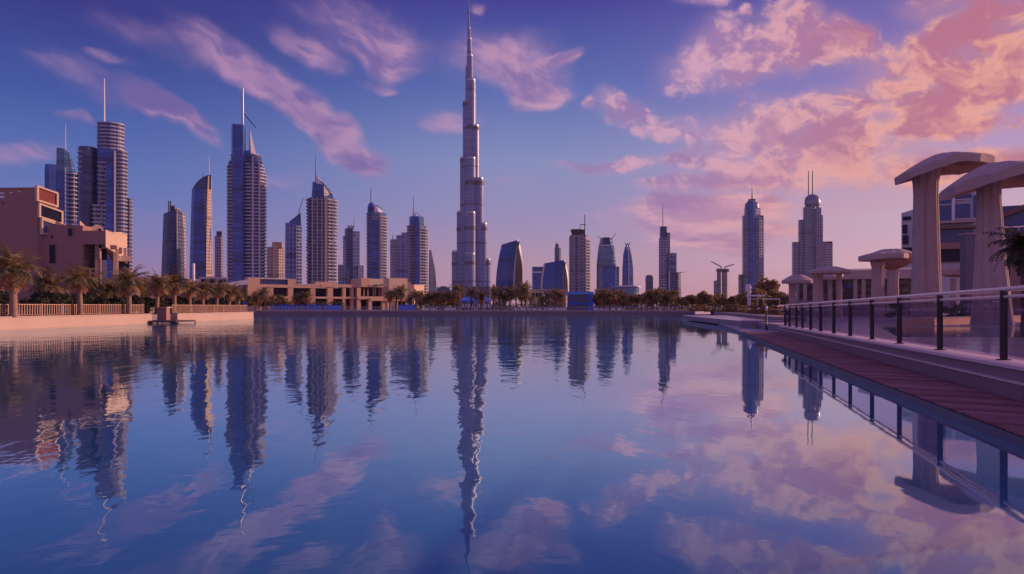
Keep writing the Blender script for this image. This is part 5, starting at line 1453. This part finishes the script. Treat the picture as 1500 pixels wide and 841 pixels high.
def shelters():
    canopy('tall fabric canopy shelter partly behind the largest canopy, its wide column left of it', [(1338, 1373, 1333, 1382, 246)], 60, 1305, 1458, 226, 256, 236, seed=2, flat=.22, ex=1.3, plateau=1390, rim_t=.5)
    canopy('largest and nearest fabric canopy shelter at the right edge of the frame', [(1432, 1464, 1421, 1487, 260)], 54, 1371, 1566, 239, 275, 252, seed=5, flat=.22, ex=1.3, plateau=1464, rim_t=.56)
    canopy('middle sized canopy shelter with one broad column left of the tall shelters', [(1277, 1294, 1274, 1297, 384)], 84, 1255, 1332, 369, 375, 372, seed=3, flat=.3, rim_t=.45)
    canopy('small canopy shelter with two columns and a thin disc roof', [(1191, 1205, 1190, 1207, 400), (1225, 1233, 1225, 1234, 400)], 92, 1180, 1252, 390.4, 397, seed=7, flat=.25, rim_t=.25)
    canopy('smallest canopy shelter with a drooping left lip at the far end of the row', [(1155, 1166, 1155, 1167, 410)], 100, 1143, 1194, 402.6, 411, seed=9, flat=.35, rim_t=.3)
    canopy('low canopy roof tucked behind the middle sized shelter', [(1300, 1316, 1299, 1318, 398)], 96, 1268, 1345, 365, 372, seed=11, flat=.4, rim_t=.5)
    canopy('small canopy roof seen between the two columns of the disc roof', [(1214, 1219, 1213, 1220, 408)], 104, 1196, 1234, 401, 406, seed=13, flat=.4, rim_t=.3)
    canopy('canopy roof low between the two tall fabric columns', [(1392, 1402, 1391, 1404, 408)], 88, 1376, 1424, 388, 395, seed=15, flat=.4, rim_t=.5)

def cafe_mat():
    m, t, b = new_mat('cafe_windows')
    uv = t.new('ShaderNodeTexCoord').outputs['UV']; u, v, _ = t.sep(uv)
    wn = t.new('ShaderNodeTexWhiteNoise', noise_dimensions='2D')
    t.l.new(t.xyz(t.m('FLOOR', t.m('DIVIDE', u, .55)), t.m('FLOOR', t.m('DIVIDE', v, .5)), 0), wn.inputs['Vector'])
    n = t.noise(t.vm('MULTIPLY', uv, (.6, .9, 1)), 1.0, 5, .7)
    c = t.ramp(t.m('ADD', t.m('MULTIPLY', wn.outputs[0], .45), t.m('MULTIPLY', n, .6)), [(.3, (.02, .016, .035)), (.5, (.05, .03, .045)), (.62, (.16, .065, .045)), (.72, (.06, .10, .08)), (.82, (.20, .22, .26)), (.95, (.34, .20, .16))])
    fr = t.m('MAXIMUM', t.m('LESS_THAN', t.m('FRACT', t.m('DIVIDE', u, 2.4)), .05), t.m('LESS_THAN', t.m('FRACT', t.m('DIVIDE', v, 3.0)), .05))
    t.l.new(t.mix(fr, c, (.10, .06, .06)), b.inputs['Base Color']); b.inputs['Roughness'].default_value = .25
    return m
def right_buildings():
    # cafe row behind the shelters
    b = Bld('cafe_building', 'long low cafe with a glazed front and sloping roof behind the small shelters', 'cafe', 1262, 108, z=FZ)
    b.box('glass_front', 1168, 1345, 409, None, 2, 40, cafe_mat())
    b.loft('roof', [([(1232, -6), (1345, -6), (1345, 42), (1232, 42)], 409), ([(1240, -4), (1345, -4), (1345, 40), (1240, 40)], [396, 396, 392, 392])], m_fab)
    b.box('roof_slab', 1166, 1234, 406, 409, -2, 42, m_fab)
    for x in (1174, 1212, 1250, 1262, 1310): b.box('pier', x, x + 6, 409, None, -3, 2, m_fab)
    b.box('counter', 1222, 1250, 428, None, -2, 1.8, m_dark)
    b.box('signboard', 1236, 1246, 417, 422, -3.6, -3, m_winb)
    # low stone front through the railing
    b.box('sill_wall', 1168, 1345, 440, None, -4, 2, m_bank)
    # apartment block
    b = Bld('apartment_block', 'white apartment block with big blue windows and balconies behind the tall shelters', 'apartment block', 1380, 150, z=GZ)
    b.loft('left_wing', [([(1319, 0), (1345, -6), (1345, 30), (1320, 30)], None), ([(1319, 0), (1345, -6), (1345, 30), (1320, 30)], [309, 303, 303, 309])], m_lime)
    b.prism('main_body', [(1344, 2), (1440, -4), (1440, 50), (1344, 50)], 284, None, m_lime)
    for (x0, x1, yt, yb) in ((1321.6, 1334, 315, 320), (1321, 1328, 327, 340), (1321, 1330, 343, 356), (1336, 1342, 330, 352), (1321, 1340, 361, 370)):
        w = b.box('window', x0, x1, yt, yb, -5.2, 2, m_win)
    for (x0, x1, yt, yb) in ((1372, 1393, 288, 300), (1372, 1393, 303, 330), (1400, 1420, 301, 322), (1398, 1422, 287, 294), (1425, 1438, 290, 322)):
        w = b.box('window', x0, x1, yt, yb, -5.4, -1, m_winb)
        o = b.box('sill', x0 - .6, x1 + .6, yb, yb + 1, -6, -1, m_white, parent=w)
    for (x0, x1, yt, yb, mt) in ((1374, 1426, 325, 328.6, m_fab), (1374, 1432, 334, 337, m_wood), (1372, 1430, 357, 366, m_sand)):
        b.box('balcony', x0, x1, yt, yb, -18, 0, mt)
    b.box('balcony_glass', 1376, 1424, 338, 356, -7, -1, m_winb)
    b.box('balcony_glass', 1375, 1420, 366.4, 384, -7, -1, m_win)
    b.box('pier', 1394, 1398.6, 285, 330, -6.6, -1, m_white)
    # stone pillar
    p = tag(empty('stone_pillar', at(1418, 72, FZ)), 'rough dark stone pillar left of the largest shelter column', 'pillar')
    k = 72 / F; m = MB(); m.box(-7.5 * k, 7.5 * k, -.5, .5, 0, 2 + (HOR - 344) * k - FZ); m.obj('shaft', m_stone, p)
    m = MB(); m.box(-8.6 * k, 8.6 * k, -.58, .58, 2 + (HOR - 344) * k - FZ, 2 + (HOR - 342) * k - FZ); m.obj('cap', m_fab, p)
    # restaurant with timber eaves at the right edge
    b = Bld('restaurant_building', 'restaurant with a rising timber roof and glazed upper floor at the right edge', 'restaurant', 1500, 80, z=FZ)
    b.loft('roof', [([(1452, -6), (1640, -14), (1640, 50), (1452, 50)], [323, 262, 262, 323]), ([(1452, -6), (1640, -14), (1640, 50), (1452, 50)], [316, 254, 254, 316])], m_wood)
    for i in range(9):
        x = 1458 + i * 17
        y = 323.4 - (x - 1452) / 188 * 61
        b.box('rafter', x, x + 2, y - 1, y + 2.2, -5, 40, m_wood)
    b.box('upper_glass', 1460, 1640, 300, 352, 3, 40, m_winb)
    b.box('floor_slab', 1456, 1640, 352, 358, -4, 42, m_fab)
    b.box('lower_wall', 1464, 1640, 358, None, 1, 40, m_sand)
    b.box('balcony_rail', 1458, 1640, 331, 333, -4, -3.4, m_rail)
    for x in (1459, 1470, 1481, 1492): b.box('balcony_post', x, x + .8, 333, 352, -4, -3.4, m_rail)
    for x in (1468, 1490): 
        w = b.box('window', x, x + 11, 374, 404, .4, 2, m_win)
    # dark palm at the right edge
    P = palm_proto('dark_palm', 5.0, .2, 44, 2.3, 12, 77, dry=True, mats=(m_leafd, m_leafd, m_trunk))
    P.location = at(1499, 46, FZ); tag(P, 'dark shaggy palm in front of the restaurant at the right edge', 'palm tree')
    # shrubs on terrace
    Bu = tree_proto('terrace_bush', 1.6, 1.0, 15, 700, .12, m_leafd, trunk=False, th=.1)
    for i, (px, d) in enumerate(((1312, 76), (1340, 66), (1388, 70), (1402, 72), (1455, 66), (1470, 64))):
        lab = 'low dark bush at the foot of the tall fabric shelters'
        if i == 0: Bu.location = at(px, d, FZ); tag(Bu, lab, 'bush', 'bushes on the right terrace')
        else: dup(Bu, at(px, d, FZ), i, random.uniform(.7, 1.1), lab, 'bushes on the right terrace')

def right_middle():
    # stepped retaining walls of the far shore
    def wall(name, pts, z0, z1, mat, lab):
        m = MB(); m.prism(pts, z0, z1); o = m.obj(name, mat); tag(o, lab, 'wall'); return o
    def g(px, py, z=DZ):
        d = (CAM_Z - z) * F / (py - HOR); return ((px - 750) / F * d, d)
    z0 = DZ - .02
    a = g(1046, 463.5); c = g(1140, 478)
    wall('terrace_wall', [a, c, (c[0] + 3, c[1] + 1), (a[0] + 6, a[1] + 8)], z0, 1.0, m_bank, 'mauve terrace wall stepping down along the right shore')
    a = g(1076, 474); c = g(1120, 481.5)
    wall('low_kerb_wall', [a, c, (c[0] + 1.2, c[1] + .8), (a[0] + 1.4, a[1] + 2.6)], z0, .42, m_cap, 'low pale kerb wall on the paved corner before the terrace wall')
    a = (xs(150) + 3, 152); c = (58, 120)
    wall('planter_wall', [a, c, (c[0] + 12, c[1] + 20), (a[0] + 14, a[1] + 34)], z0, 1.25, m_dark, 'dark planter wall under the trees at the right end of the far bank')
    # steps
    s = tag(empty('stone_steps', at(1128, 62, DZ)), 'flight of dark stone steps between the lamp post and the glass railing', 'steps')
    for i in range(4):
        m = MB(); m.box(-1.2, 2.2, i * .5, 4, -.01 + i * .15 - (.15 if i else 0) * 0, .15 + i * .15 - .003); m.obj('step', m_plinth, s)
    # lamp post
    l = tag(empty('lamp_post', at(1122.5, 58.5, DZ - .01)), 'slim dark lamp post with a pale head on the paved corner', 'lamp post')
    m = MB(); m.loft([ell3(0, 0, .13, .13, 0), ell3(0, 0, .12, .12, .08), ell3(0, 0, .075, .075, .12), ell3(0, 0, .06, .06, 1.5)], True, 0, True); m.obj('pole', m_post, l)
    m = MB(); m.loft([ell3(0, 0, .08, .08, 1.5), ell3(0, 0, .10, .10, 1.56), ell3(0, 0, .10, .10, 1.82), ell3(0, 0, .03, .03, 1.9)], True, 0, True); m.obj('lamp_head', m_cap, l)
    # white pergola
    b = Bld('pergola', 'thin white pergola frame by the trees at the right end of the far bank', 'pergola', 1120, 120, z=.17)
    for x in (1098, 1109.4): b.box('post', x, x + 1.1, 433, None, 0, 1.2, m_white)
    for x in (1098, 1118): b.box('post', x, x + 1.0, 433, None, 12, 13, m_white)
    b.box('roof_slab', 1093, 1121, 431.8, 434, -1.5, 15, m_white)
    b.box('long_beam', 1116, 1143, 437.4, 438.8, .2, 1.6, m_white)
    b.box('post', 1141.4, 1142.4, 438.8, None, .4, 1.4, m_white)
    b.box('cross_beam', 1099, 1110, 437.6, 438.6, .3, 1, m_white)
    # white statue
    st = tag(empty('statue', at(1097, 150, GZ)), 'small white statue of a standing figure in front of the ribbed violet tower', 'statue')
    k = 150 / F
    m = MB(); m.box(-.26, .26, -.26, .26, -.9, 2 + (HOR - 431) * k - GZ); m.obj('base', m_cap, st)
    zb = 2 + (HOR - 431) * k - GZ
    m = MB(); m.loft([ell3(0, 0, .32, .28, zb), ell3(.05, 0, .42, .3, zb + .5), ell3(0, 0, .3, .25, zb + 1.0), ell3(.1, 0, .42, .28, zb + 1.35), ell3(.12, 0, .14, .13, zb + 1.6), ell3(.14, 0, .19, .18, zb + 1.8), ell3(.14, 0, .08, .08, zb + 2.0)], True, 0, True); m.obj('figure', m_white, st)
    # ferns on the kerb
    Bu = tree_proto('shore_bush', 1.5, 1.3, 25, 600, .14, m_leaf, trunk=False, th=.1)
    r = random.Random(2)
    for i in range(14):
        px = 1012 + i * 9.4; d = 166 - i * 6.0
        lab = 'low bush on top of the terrace walls of the right shore'
        loc = at(px + 3, d, .8)
        if i == 0: Bu.location = loc; tag(Bu, lab, 'bush', 'bushes on the right shore')
        else: dup(Bu, loc, i, r.uniform(.7, 1.05), lab, 'bushes on the right shore')
def ell3(cx, cy, rx, ry, z, n=14): return [(x, y, z) for x, y in ell(cx, cy, rx, ry, n)]
right_deck(); right_rail(); shelters(); right_buildings(); right_middle()

# ------------------------------------------------------------------ haze
def haze():
    m = bpy.data.materials.new('evening_haze'); m.use_nodes = True
    t = NT(m.node_tree); t.n.clear()
    v = t.new('ShaderNodeVolumePrincipled'); v.inputs['Color'].default_value = (0.84, 0.86, 1.0, 1)
    v.inputs['Density'].default_value = 0.000034; v.inputs['Anisotropy'].default_value = 0.2
    o = t.new('ShaderNodeOutputMaterial'); t.l.new(v.outputs[0], o.inputs['Volume'])
    b = MB(); b.box(-4700, 4700, -4700, 4700, -2.0, 862.0)
    h = b.obj('haze', m); tag(h, kind='stuff')
haze()
